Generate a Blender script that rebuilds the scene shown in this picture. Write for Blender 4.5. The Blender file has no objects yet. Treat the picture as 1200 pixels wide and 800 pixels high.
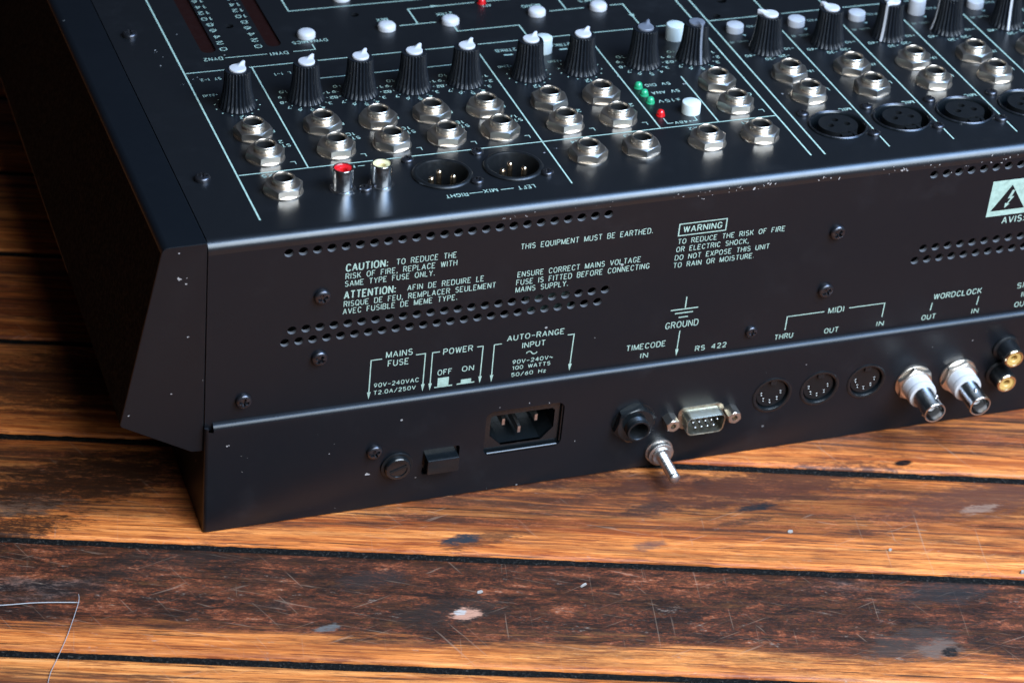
import bpy, bmesh, math, random
from math import sin, cos, pi, radians, sqrt
from mathutils import Matrix, Vector, noise

random.seed(7)
sc = bpy.context.scene
S = 0.89e-3                      # one drawing unit (about 0.9 mm) in metres

# ------------------------------------------------------------------ camera
cam_d = bpy.data.cameras.new("camera")
cam = bpy.data.objects.new("camera", cam_d)
sc.collection.objects.link(cam)
sc.camera = cam
R0 = (0.94552201, -0.31500274, 0.08222781)
R1 = (-0.1272967, -0.59018857, -0.79716561)
R2 = (0.29963926, 0.74327029, -0.59813509)
CAM = Vector((-214.7027, -849.6778, 617.1288))
m = Matrix(((R0[0], -R1[0], -R2[0], CAM.x * S),
            (R0[1], -R1[1], -R2[1], CAM.y * S),
            (R0[2], -R1[2], -R2[2], CAM.z * S),
            (0, 0, 0, 1)))
cam.matrix_world = m
cam_d.sensor_fit = 'HORIZONTAL'
cam_d.sensor_width = 36.0
cam_d.lens = 3294.96 / 1200 * 36
cam_d.clip_start = 0.01
cam_d.clip_end = 50
cam_d.dof.use_dof = True
cam_d.dof.focus_distance = 1128 * S
cam_d.dof.aperture_fstop = 15
cam_d.dof.aperture_blades = 7

# ------------------------------------------------------------------ light
world = bpy.data.worlds.new("World")
sc.world = world
world.use_nodes = True
bg = world.node_tree.nodes["Background"]
wt = world.node_tree
w_co = wt.nodes.new('ShaderNodeTexCoord')          # dim room: near black on the left, faint cool light behind and to the right
w_sp = wt.nodes.new('ShaderNodeSeparateXYZ')
w_rp = wt.nodes.new('ShaderNodeValToRGB')
wt.links.new(w_co.outputs['Generated'], w_sp.inputs[0])
w_mr = wt.nodes.new('ShaderNodeMapRange')
w_mr.inputs[1].default_value = -1
w_mr.inputs[2].default_value = 1
wt.links.new(w_sp.outputs[0], w_mr.inputs[0])
wt.links.new(w_mr.outputs[0], w_rp.inputs[0])
w_rp.color_ramp.elements[0].position = 0.12
w_rp.color_ramp.elements[0].color = (0.26, 0.13, 0.075, 1)
w_rp.color_ramp.elements[1].position = 0.75
w_rp.color_ramp.elements[1].color = (0.62, 0.74, 1.0, 1)
wt.links.new(w_rp.outputs[0], bg.inputs[0])
bg.inputs[1].default_value = 0.05


def area_light(name, pos, target, sx, sy, power, colour, spread=180):
    ld = bpy.data.lights.new(name, 'AREA')
    ld.shape = 'RECTANGLE'
    ld.size = sx * S
    ld.size_y = sy * S
    ld.energy = power
    ld.spread = radians(spread)
    ld.color = colour
    o = bpy.data.objects.new(name, ld)
    sc.collection.objects.link(o)
    o.location = Vector(pos) * S
    d = Vector(target) - Vector(pos)
    o.rotation_euler = d.to_track_quat('-Z', 'Y').to_euler()
    return o


area_light("window_light", (470, -680, 690), (230, -70, -80), 1050, 820, 15.0, (0.74, 0.87, 1.0), 120)
area_light("sky_light", (720, -330, 960), (300, -30, -60), 900, 640, 8.0, (0.26, 0.52, 1.0), 110)

sc.view_settings.view_transform = 'Standard'
sc.view_settings.look = 'None'
sc.view_settings.exposure = 0.0
sc.view_settings.gamma = 1.0

# ------------------------------------------------------------------ materials


class NT:
    """small helper round a node tree"""

    def __init__(self, name):
        self.mat = bpy.data.materials.new(name)
        self.mat.use_nodes = True
        self.t = self.mat.node_tree
        self.b = self.t.nodes["Principled BSDF"]

    def n(self, typ, **kw):
        nd = self.t.nodes.new(typ)
        for k, v in kw.items():
            setattr(nd, k, v)
        return nd

    def put(self, sock, val):
        if isinstance(val, (int, float)):
            sock.default_value = val
        elif isinstance(val, tuple):
            sock.default_value = val if len(val) != 3 or sock.type == 'VECTOR' else (*val, 1)
        else:
            self.t.links.new(val, sock)

    def math(self, op, a, b=0.0, c=None, clamp=False):
        nd = self.n('ShaderNodeMath', operation=op, use_clamp=clamp)
        self.put(nd.inputs[0], a)
        self.put(nd.inputs[1], b)
        if c is not None:
            self.put(nd.inputs[2], c)
        return nd.outputs[0]

    def step(self, x, lo, hi, a=0.0, b=1.0):
        nd = self.n('ShaderNodeMapRange', interpolation_type='SMOOTHSTEP')
        self.put(nd.inputs[0], x)
        for i, v in enumerate((lo, hi, a, b)):
            self.put(nd.inputs[i + 1], v)
        return nd.outputs[0]

    def noise(self, vec, scale, detail=4.0, rough=0.55, dist=0.0):
        nd = self.n('ShaderNodeTexNoise')
        if vec is not None:
            self.t.links.new(vec, nd.inputs['Vector'])
        nd.inputs['Scale'].default_value = scale
        nd.inputs['Detail'].default_value = detail
        nd.inputs['Roughness'].default_value = rough
        nd.inputs['Distortion'].default_value = dist
        return nd.outputs[0]

    def mapping(self, vec, scale=(1, 1, 1), rot=(0, 0, 0), loc=(0, 0, 0)):
        nd = self.n('ShaderNodeMapping')
        self.t.links.new(vec, nd.inputs[0])
        nd.inputs['Scale'].default_value = scale
        nd.inputs['Rotation'].default_value = rot
        nd.inputs['Location'].default_value = loc
        return nd.outputs[0]

    def mix(self, f, a, b, mode='MIX'):
        nd = self.n('ShaderNodeMix', data_type='RGBA', blend_type=mode)
        self.put(nd.inputs[0], f)
        self.put(nd.inputs[6], a)
        self.put(nd.inputs[7], b)
        return nd.outputs[2]

    def ramp(self, f, stops):
        nd = self.n('ShaderNodeValToRGB')
        self.put(nd.inputs[0], f)
        el = nd.color_ramp.elements
        while len(el) < len(stops):
            el.new(0.5)
        for e, (p, c) in zip(el, stops):
            e.position = p
            e.color = (*c, 1)
        return nd.outputs[0]

    def bump(self, h, dist, strength=1.0):
        nd = self.n('ShaderNodeBump')
        nd.inputs['Strength'].default_value = strength
        nd.inputs['Distance'].default_value = dist
        self.t.links.new(h, nd.inputs['Height'])
        self.t.links.new(nd.outputs[0], self.b.inputs['Normal'])

    def obj(self):
        return self.n('ShaderNodeTexCoord').outputs['Object']


def paint_mat(name, col, r0, r1, dust=1.0, grain=0.000008, spec=0.6):
    a = NT(name)
    oc = a.obj()
    big = a.noise(oc, 14, 5, 0.6)
    fine = a.noise(oc, 260, 3, 0.6)
    # dust and dried specks
    v = a.n('ShaderNodeTexVoronoi')
    a.t.links.new(oc, v.inputs['Vector'])
    v.inputs['Scale'].default_value = 150
    v.inputs['Randomness'].default_value = 1
    pick = a.n('ShaderNodeSeparateColor')
    a.t.links.new(v.outputs['Color'], pick.inputs[0])
    size = a.step(pick.outputs[0], 0.86, 1.0, 0.0, 0.085)
    speck = a.math('LESS_THAN', v.outputs['Distance'], size)
    speck = a.math('MULTIPLY', speck, a.step(a.noise(oc, 9, 2), 0.4, 0.62))
    smear = a.math('MULTIPLY', a.step(a.noise(oc, 40, 6, 0.7), 0.52, 0.8), 0.03 * dust)
    base = a.mix(smear, col, (0.16, 0.16, 0.17))
    base = a.mix(a.math('MULTIPLY', speck, 0.75 * dust), base, (0.45, 0.44, 0.42))
    a.put(a.b.inputs['Base Color'], base)
    rr = a.step(a.math('ADD', a.math('MULTIPLY', big, 0.7), a.math('MULTIPLY', fine, 0.3)), 0.3, 0.7, r0, r1)
    a.put(a.b.inputs['Roughness'], rr)
    a.b.inputs['Specular IOR Level'].default_value = spec
    a.bump(a.noise(oc, 1900, 2, 0.5), grain)
    return a.mat


def plain(name, col, rough=0.4, metal=0.0, var=0.12, spec=0.5, dirt=None, scale=420, rvar=0.18):
    a = NT(name)
    oc = a.obj()
    nz = a.noise(oc, scale, 4, 0.6)
    base = a.mix(a.step(nz, 0.3, 0.75, 0, 1), col, dirt if dirt else tuple(c * (1 - var) for c in col))
    a.put(a.b.inputs['Base Color'], base)
    a.put(a.b.inputs['Roughness'], a.step(a.noise(oc, scale * 1.5, 3), 0.3, 0.7, rough * (1 - rvar), min(1, rough * (1 + rvar))))
    a.b.inputs['Metallic'].default_value = metal
    a.b.inputs['Specular IOR Level'].default_value = spec
    return a.mat


M = {}
M['paint'] = paint_mat('black_satin_paint', (0.0046, 0.0056, 0.0074), 0.31, 0.38, spec=0.29)
M['paint_top'] = paint_mat('black_panel_paint', (0.0052, 0.0058, 0.0068), 0.28, 0.37, spec=0.55)
M['cheek'] = paint_mat('black_end_moulding', (0.0028, 0.0040, 0.0056), 0.34, 0.42, 0.35, spec=0.36)
M['side'] = plain('cheek_side_shade_black', (0.0035, 0.0033, 0.0032), 0.85, spec=0.08)  # shade of the unlit left side put into a blacker, duller cheek colour
M['inside'] = plain('dark_inside', (0.006, 0.006, 0.006), 0.8, spec=0.2)
M['print'] = plain('pale_green_screen_print', (0.335, 0.45, 0.37), 0.55, var=0.30)
M['print_faint'] = plain('grey_green_screen_print', (0.20, 0.26, 0.22), 0.55, var=0.10)
M['nickel'] = plain('nickel_plate', (0.70, 0.62, 0.53), 0.33, 1.0, dirt=(0.66, 0.56, 0.46), scale=90, rvar=0.06)
M['chrome'] = plain('bright_chrome', (0.62, 0.62, 0.62), 0.2, 1.0)
M['steel'] = plain('zinc_steel', (0.62, 0.60, 0.58), 0.36, 1.0, dirt=(0.45, 0.42, 0.38))
M['brass'] = plain('yellow_passivated_steel', (0.44, 0.39, 0.29), 0.36, 1.0, dirt=(0.42, 0.40, 0.33))
M['gold'] = plain('gold_plate', (0.68, 0.55, 0.36), 0.22, 1.0)
M['pin_gold'] = plain('pale_gold_contact', (0.82, 0.60, 0.40), 0.22, 1.0)
M['screw'] = plain('black_zinc_screw', (0.085, 0.085, 0.095), 0.3, 0.9, dirt=(0.045, 0.045, 0.05))
M['contact'] = plain('dull_contact_metal', (0.20, 0.195, 0.19), 0.3, 1.0)
M['plastic'] = plain('black_plastic', (0.006, 0.0065, 0.007), 0.36, spec=0.35)
M['gloss'] = plain('glossy_black_plastic', (0.005, 0.0065, 0.0075), 0.22)
M['knob'] = plain('black_knob_plastic', (0.005, 0.006, 0.008), 0.36, dirt=(0.007, 0.008, 0.010), spec=0.35)
M['white'] = plain('white_plastic', (0.46, 0.435, 0.43), 0.4, var=0.06)
M['cream'] = plain('aged_white_plastic', (0.55, 0.58, 0.54), 0.42, var=0.08)
M['grey'] = plain('grey_plastic', (0.12, 0.125, 0.145), 0.4)
M['bush'] = plain('white_nylon', (0.46, 0.43, 0.41), 0.42, var=0.08)
M['rca_red'] = plain('red_insert', (0.62, 0.012, 0.015), 0.3)
M['rca_white'] = plain('cream_insert', (0.70, 0.58, 0.30), 0.35)
M['rca_yellow'] = plain('yellow_insert', (0.55, 0.34, 0.10), 0.35)
M['led_green'] = plain('green_lens', (0.02, 0.27, 0.12), 0.18)
M['led_red'] = plain('red_lens', (0.50, 0.008, 0.01), 0.16)
M['meter'] = plain('dark_red_acrylic', (0.012, 0.0032, 0.0026), 0.4, spec=0.2)
M['chip'] = plain('bare_metal_chip', (0.38, 0.37, 0.36), 0.5, 0.3)
M['edge'] = plain('bare_sheet_edge', (0.11, 0.11, 0.115), 0.5)
M['board'] = plain('circuit_board', (0.045, 0.07, 0.065), 0.5)
M['fibre'] = plain('white_bristle', (0.32, 0.30, 0.29), 0.4)
M['crumb'] = plain('pale_crumb', (0.30, 0.25, 0.21), 0.7, var=0.3)

# ------------------------------------------------------------------ mesh helpers
TILT = radians(5.1595)
TOP = Matrix(((1, 0, 0, 0), (0, cos(TILT), sin(TILT), 0), (0, -sin(TILT), cos(TILT), 0), (0, 0, 0, 1)))
REAR = Matrix(((1, 0, 0, 0), (0, 0, -1, 0), (0, 1, 0, 0), (0, 0, 0, 1)))
PROUD = 2.6                      # the connector panel stands this far out from the rear panel
LOW = Matrix.Translation((0.8, -PROUD, -1.75)) @ REAR
FLOOR_Z = -142.5
BASE = Vector((300, 200, FLOOR_Z))
WORLD = {}


def T(x, y, z=0):
    return Matrix.Translation((x, y, z))


def RZ(a):
    return Matrix.Rotation(a, 4, 'Z')


def smat(mu):
    """unit-space matrix -> metres"""
    mm = mu.copy()
    mm.translation = mm.translation * S
    return mm


class B:
    def __init__(self):
        self.v = []
        self.f = []
        self.mi = []
        self.cur = 0

    def add(self, verts, faces, mat=None):
        o = len(self.v)
        for p in verts:
            p = Vector(p)
            self.v.append(tuple(mat @ p) if mat is not None else tuple(p))
        for f in faces:
            self.f.append([o + i for i in f])
            self.mi.append(self.cur)
        return self

    def box(self, x0, x1, y0, y1, z0, z1, mat=None, top=1.0):
        cx, cy = (x0 + x1) / 2, (y0 + y1) / 2
        vs = [(x0, y0, z0), (x1, y0, z0), (x1, y1, z0), (x0, y1, z0)]
        vs += [(cx + (x - cx) * top, cy + (y - cy) * top, z1) for x, y, _ in vs]
        return self.add(vs, [(3, 2, 1, 0), (4, 5, 6, 7), (0, 1, 5, 4), (1, 2, 6, 5), (2, 3, 7, 6), (3, 0, 4, 7)], mat)

    def lathe(self, prof, seg=48, mat=None, rfun=None, close=False):
        vs, fs = [], []
        n = len(prof)
        for r, z in prof:
            for k in range(seg):
                a = 2 * pi * k / seg
                rr = rfun(r, z, a) if rfun else r
                vs.append((rr * cos(a), rr * sin(a), z))
        for i in range(n - 1):
            for k in range(seg):
                k2 = (k + 1) % seg
                fs.append((i * seg + k, i * seg + k2, (i + 1) * seg + k2, (i + 1) * seg + k))
        if prof[-1][0] > 1e-6 and close:
            fs.append(tuple((n - 1) * seg + k for k in range(seg)))
        return self.add(vs, fs, mat)

    def disc(self, r, z, seg=32, mat=None):
        return self.add([(r * cos(2 * pi * k / seg), r * sin(2 * pi * k / seg), z) for k in range(seg)], [tuple(range(seg))], mat)

    def prism(self, poly, z0, z1, mat=None):
        n = len(poly)
        vs = [(x, y, z0) for x, y in poly] + [(x, y, z1) for x, y in poly]
        fs = [tuple(reversed(range(n))), tuple(range(n, 2 * n))]
        fs += [(i, (i + 1) % n, n + (i + 1) % n, n + i) for i in range(n)]
        return self.add(vs, fs, mat)

    def tube(self, pts, r, seg=8):
        pts = [Vector(p) for p in pts]
        vs, fs = [], []
        for i, p in enumerate(pts):
            d = (pts[min(i + 1, len(pts) - 1)] - pts[max(i - 1, 0)]).normalized()
            u = d.cross(Vector((0, 0, 1))).normalized()
            w = u.cross(d)
            rr = r[i] if isinstance(r, list) else r
            for k in range(seg):
                a = 2 * pi * k / seg
                vs.append(p + u * rr * cos(a) + w * rr * sin(a))
        for i in range(len(pts) - 1):
            for k in range(seg):
                k2 = (k + 1) % seg
                fs.append((i * seg + k, i * seg + k2, (i + 1) * seg + k2, (i + 1) * seg + k))
        fs.append(tuple(reversed(range(seg))))
        fs.append(tuple((len(pts) - 1) * seg + k for k in range(seg)))
        return self.add(vs, fs)

    def ribbon(self, pts, w, z=0.0, mat=None, closed=False):
        """flat mitred stroke"""
        P = [Vector((p[0], p[1])) for p in pts]
        n = len(P)
        L, Rr = [], []
        for i in range(n):
            if closed:
                d0 = (P[i] - P[i - 1]).normalized()
                d1 = (P[(i + 1) % n] - P[i]).normalized()
            else:
                d0 = (P[i] - P[i - 1]).normalized() if i else (P[1] - P[0]).normalized()
                d1 = (P[i + 1] - P[i]).normalized() if i < n - 1 else d0
            n0 = Vector((-d0.y, d0.x))
            n1 = Vector((-d1.y, d1.x))
            mt = n0 + n1
            if mt.length < 0.5:
                mt = n0
            mt.normalize()
            k = (w / 2) / max(0.45, mt.dot(n0))
            L.append((*(P[i] + mt * k), z))
            Rr.append((*(P[i] - mt * k), z))
        fs = [(i, n + i, n + i + 1, i + 1) for i in range(n - 1)]
        if closed:
            fs.append((n - 1, 2 * n - 1, n, 0))
        return self.add(L + Rr, fs, mat)

    def mesh(self, name, mats, sharp=35, bevel=None, late=None):
        me = bpy.data.meshes.new(name)
        me.from_pydata([(x * S, y * S, z * S) for x, y, z in self.v], [], self.f)
        for mm in (mats if isinstance(mats, (list, tuple)) else [mats]):
            me.materials.append(M[mm] if isinstance(mm, str) else mm)
        for p, i in zip(me.polygons, self.mi):
            p.material_index = i
        bm = bmesh.new()
        bm.from_mesh(me)
        if bevel:
            bmesh.ops.recalc_face_normals(bm, faces=bm.faces)
            es = [e for e in bm.edges if len(e.link_faces) == 2 and e.calc_face_angle(0) > radians(30)]
            bmesh.ops.bevel(bm, geom=es, offset=bevel * S, segments=2, profile=0.5, affect='EDGES', clamp_overlap=True)
        else:
            bmesh.ops.recalc_face_normals(bm, faces=bm.faces)
        if late:                                    # flat marks laid on after the bevel
            q = B()
            late(q)
            for f_ in q.f:
                nf = bm.faces.new([bm.verts.new(tuple(c * S for c in q.v[i])) for i in f_])
                nf.material_index = len(me.materials) - 1
        bm.to_mesh(me)
        bm.free()
        me.shade_smooth()
        me.set_sharp_from_angle(angle=radians(sharp))
        return me


def tag(o, label=None, cat=None, group=None, kind=None):
    for k, v in (('label', label), ('category', cat), ('group', group), ('kind', kind)):
        if v:
            o[k] = v
    return o


def link(name, me, mu=Matrix(), parent=None):
    o = bpy.data.objects.new(name, me)
    sc.collection.objects.link(o)
    w = smat(mu)
    WORLD[o.name] = w
    if parent is not None:
        o.parent = parent
        o.matrix_basis = WORLD[parent.name].inverted() @ w
    else:
        o.matrix_basis = w
    return o


def part(name, b, mats, parent, mu=Matrix(), sharp=35, bevel=None, late=None):
    o = link(name, b.mesh(name, mats, sharp, bevel, late), mu, parent)
    if bevel:
        o.modifiers.new('face_weighted_normals', 'WEIGHTED_NORMAL').keep_sharp = True
    return o


def copy_part(src, mu, parent):
    o = src.copy()
    sc.collection.objects.link(o)
    w = smat(mu)
    WORLD[o.name] = w
    o.parent = parent
    o.matrix_basis = WORLD[parent.name].inverted() @ w
    for ch in list(src.children):
        rel = WORLD[src.name].inverted() @ WORLD[ch.name]
        c = ch.copy()
        sc.collection.objects.link(c)
        c.parent = o
        c.matrix_basis = rel
        WORLD[c.name] = w @ rel
    return o


def sheet(outline, holes, z0, z1):
    """flat plate with holes, thickness z0..z1, as (verts, faces)"""
    cu = bpy.data.curves.new('sheet', 'CURVE')
    cu.dimensions = '2D'
    cu.fill_mode = 'BOTH'
    cu.extrude = (z1 - z0) / 2
    for poly in [outline] + holes:
        sp = cu.splines.new('POLY')
        sp.points.add(len(poly) - 1)
        for p, (x, y) in zip(sp.points, poly):
            p.co = (x, y, 0, 1)
        sp.use_cyclic_u = True
    o = bpy.data.objects.new('sheet', cu)
    me = bpy.data.meshes.new_from_object(o)
    vs = [(v.co.x, v.co.y, v.co.z + (z0 + z1) / 2) for v in me.vertices]
    fs = [tuple(p.vertices) for p in me.polygons]
    bpy.data.objects.remove(o)
    bpy.data.curves.remove(cu)
    bpy.data.meshes.remove(me)
    return vs, fs


def circ(x, y, r, n=20):
    return [(x + r * cos(2 * pi * k / n), y + r * sin(2 * pi * k / n)) for k in range(n)]


def rrect(x0, x1, y0, y1, r, n=5):
    out = []
    for cx, cy, a0 in ((x1 - r, y1 - r, 0), (x0 + r, y1 - r, 90), (x0 + r, y0 + r, 180), (x1 - r, y0 + r, 270)):
        for k in range(n + 1):
            a = radians(a0 + 90 * k / n)
            out.append((cx + r * cos(a), cy + r * sin(a)))
    return out


# ------------------------------------------------------------------ stroke lettering
def arc(cx, cy, rx, ry, a0, a1, n=9):
    return [(cx + rx * cos(radians(a0 + (a1 - a0) * k / (n - 1))), cy + ry * sin(radians(a0 + (a1 - a0) * k / (n - 1)))) for k in range(n)]


G = {
    'A': (5.4, [[(0, 0), (2.7, 7), (5.4, 0)], [(0.9, 2.3), (4.5, 2.3)]]),
    'B': (4.8, [[(0, 0), (0, 7)] + [(2.9, 7)] + arc(2.9, 5.4, 1.7, 1.6, 80, -90, 7) + [(0, 3.8)], [(2.9, 3.8)] + arc(2.9, 1.9, 1.9, 1.9, 80, -90, 7) + [(0, 0)]]),
    'C': (5, [arc(2.7, 4.4, 2.4, 2.6, 25, 180, 8) + arc(2.7, 2.6, 2.4, 2.6, 180, 335, 8)]),
    'D': (5, [[(0, 0), (0, 7), (2.4, 7)] + arc(2.4, 4.4, 2.6, 2.6, 80, 0, 5) + arc(2.4, 2.6, 2.6, 2.6, 0, -90, 6) + [(0, 0)]]),
    'E': (4.4, [[(4.4, 7), (0, 7), (0, 0), (4.4, 0)], [(0, 3.7), (3.2, 3.7)]]),
    'F': (4.3, [[(4.3, 7), (0, 7), (0, 0)], [(0, 3.7), (3.1, 3.7)]]),
    'G': (5.1, [arc(2.7, 4.4, 2.4, 2.6, 25, 180, 8) + arc(2.7, 2.6, 2.4, 2.6, 180, 360, 9) + [(3.0, 2.6)]]),
    'H': (4.9, [[(0, 0), (0, 7)], [(4.9, 0), (4.9, 7)], [(0, 3.7), (4.9, 3.7)]]),
    'I': (0.4, [[(0.2, 0), (0.2, 7)]]),
    'J': (3.6, [[(3.4, 7), (3.4, 1.8)] + arc(1.7, 1.8, 1.7, 1.8, 0, -180, 8)]),
    'K': (4.9, [[(0, 0), (0, 7)], [(4.7, 7), (0, 2.5)], [(1.7, 4.1), (4.9, 0)]]),
    'L': (4.1, [[(0, 7), (0, 0), (4.1, 0)]]),
    'M': (5.8, [[(0, 0), (0, 7), (2.9, 0.2), (5.8, 7), (5.8, 0)]]),
    'N': (4.9, [[(0, 0), (0, 7), (4.9, 0), (4.9, 7)]]),
    'O': (5.4, ['c', arc(2.7, 4.3, 2.6, 2.7, 0, 180, 9) + arc(2.7, 2.7, 2.6, 2.7, 180, 360, 9)]),
    'P': (4.7, [[(0, 0), (0, 7), (2.8, 7)] + arc(2.8, 5.2, 1.9, 1.8, 80, -90, 7) + [(0, 3.4)]]),
    'Q': (5.4, ['c', arc(2.7, 4.3, 2.6, 2.7, 0, 180, 9) + arc(2.7, 2.7, 2.6, 2.7, 180, 360, 9), [(3.2, 1.8), (5.2, -0.6)]]),
    'R': (4.8, [[(0, 0), (0, 7), (2.8, 7)] + arc(2.8, 5.3, 1.9, 1.7, 80, -90, 7) + [(0, 3.6)], [(2.6, 3.6), (4.8, 0)]]),
    'S': (4.8, [arc(2.4, 5.25, 2.1, 1.75, 30, 250, 9) + arc(2.5, 1.85, 2.2, 1.85, 75, -150, 10)]),
    'T': (4.8, [[(0, 7), (4.8, 7)], [(2.4, 7), (2.4, 0)]]),
    'U': (4.9, [[(0, 7), (0, 2.3)] + arc(2.45, 2.3, 2.45, 2.3, 180, 360, 9) + [(4.9, 7)]]),
    'V': (5.2, [[(0, 7), (2.6, 0), (5.2, 7)]]),
    'W': (6.8, [[(0, 7), (1.7, 0), (3.4, 7), (5.1, 0), (6.8, 7)]]),
    'X': (4.9, [[(0, 0), (4.9, 7)], [(0, 7), (4.9, 0)]]),
    'Y': (5, [[(0, 7), (2.5, 3.4), (5, 7)], [(2.5, 3.4), (2.5, 0)]]),
    'Z': (4.8, [[(0, 7), (4.8, 7), (0, 0), (4.8, 0)]]),
    '0': (4.8, ['c', arc(2.4, 4.5, 2.3, 2.5, 0, 180, 8) + arc(2.4, 2.5, 2.3, 2.5, 180, 360, 8)]),
    '1': (2.4, [[(0, 5.5), (1.6, 7), (1.6, 0)]]),
    '2': (4.6, [arc(2.3, 5.0, 2.1, 2.0, 165, -30, 9) + [(0, 0), (4.6, 0)]]),
    '3': (4.6, [arc(2.2, 5.3, 1.9, 1.7, 150, -80, 8) + arc(2.2, 1.85, 2.2, 1.85, 75, -150, 9)]),
    '4': (4.9, [[(3.6, 0), (3.6, 7), (0, 2.1), (4.9, 2.1)]]),
    '5': (4.6, [[(4.2, 7), (0.6, 7), (0.3, 3.8)] + arc(2.2, 2.25, 2.3, 2.25, 120, -150, 10)]),
    '6': (4.6, [[(3.7, 6.8), (1.2, 4.6)] + arc(2.3, 2.2, 2.2, 2.2, 165, -180, 12)]),
    '7': (4.6, [[(0, 7), (4.6, 7), (1.6, 0)]]),
    '8': (4.6, ['c', arc(2.3, 5.4, 1.8, 1.6, -60, 240, 9) + arc(2.3, 1.9, 2.2, 1.9, 120, 420, 11)]),
    '9': (4.6, [[(0.9, 0.2), (3.4, 2.4)] + arc(2.3, 4.8, 2.2, 2.2, -15, -360, 12)]),
    'z': (3.6, [[(0, 4.6), (3.6, 4.6), (0, 0), (3.6, 0)]]),
    'd': (3.8, [[(3.8, 7), (3.8, 0)], arc(2.0, 2.2, 1.8, 2.2, 20, 340, 10)]),
    '.': (0.8, [[(0.4, 0), (0.4, 0.9)]]),
    ',': (0.9, [[(0.7, 0.9), (0.2, -1.1)]]),
    ':': (0.8, [[(0.4, 0.2), (0.4, 1.2)], [(0.4, 3.8), (0.4, 4.8)]]),
    '-': (4.2, [[(0, 3.4), (4.2, 3.4)]]),
    '+': (4.2, [[(0, 3.4), (4.2, 3.4)], [(2.1, 1.3), (2.1, 5.5)]]),
    '±': (4.2, [[(0, 4.2), (4.2, 4.2)], [(2.1, 2.2), (2.1, 6.2)], [(0, 0.8), (4.2, 0.8)]]),
    '/': (4.2, [[(0, -0.6), (4.2, 7.4)]]),
    '~': (4.6, [arc(1.15, 3.2, 1.15, 1.2, 180, 20, 6) + arc(3.45, 3.6, 1.15, 1.2, 200, 360, 6)]),
    ' ': (4.2, []),
}


def text_width(s):
    w = 0
    for ch in s:
        w += G[ch][0] + 2.5
    return w - 2.5


def letters(b, s, x, y, h, width=None, w=None, rot=0.0, align='L', z=0.05):
    """strokes of s with baseline start (x, y); width forces the run length"""
    k = h / 7.0
    kx = width / text_width(s) if width else k * 0.92
    tw = text_width(s) * kx
    off = {'L': 0, 'C': -tw / 2, 'R': -tw}[align]
    w = w or 0.43
    ca, sa = cos(rot), sin(rot)
    cx = off
    for ch in s:
        gw, strokes = G[ch]
        closed = False
        zi = z
        for st in strokes:
            if st == 'c':
                closed = True
                continue
            pts = []
            for px, py in st:
                lx, ly = cx + px * kx, py * k
                q = (x + lx * ca - ly * sa, y + lx * sa + ly * ca)
                if not pts or (abs(q[0] - pts[-1][0]) + abs(q[1] - pts[-1][1])) > 1e-4:
                    pts.append(q)
            if closed:
                if (Vector(pts[0]) - Vector(pts[-1])).length < 0.02:
                    pts.pop()
                b.ribbon(pts, w, zi, closed=True)
                closed = False
                zi += 0.012
                continue
            run = [pts[0]]
            for i_ in range(1, len(pts)):
                run.append(pts[i_])
                if i_ < len(pts) - 1:
                    d0 = Vector(pts[i_]) - Vector(pts[i_ - 1])
                    d1 = Vector(pts[i_ + 1]) - Vector(pts[i_])
                    if d0.angle(d1, 0) > radians(100):          # sharp turns (M, N, V, W) become separate strokes
                        b.ribbon(run, w, zi)
                        zi += 0.012
                        run = [pts[i_]]
            b.ribbon(run, w, zi)
            zi += 0.012
        cx += (gw + 2.5) * kx


def arrow_tip(b, x, y, ang, ln=3.6, wd=1.5, z=0.07):
    ca, sa = cos(ang), sin(ang)
    pts = [(0, 0), (-ln, wd / 2), (-ln, -wd / 2)]
    b.add([(x + px * ca - py * sa, y + px * sa + py * ca, z) for px, py in pts], [(0, 1, 2)])


# ================================================================== FLOOR
ALPHA = math.atan(0.2995)
PITCH = 66.1
P0 = -10.2                      # plank boundary across the boards


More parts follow.
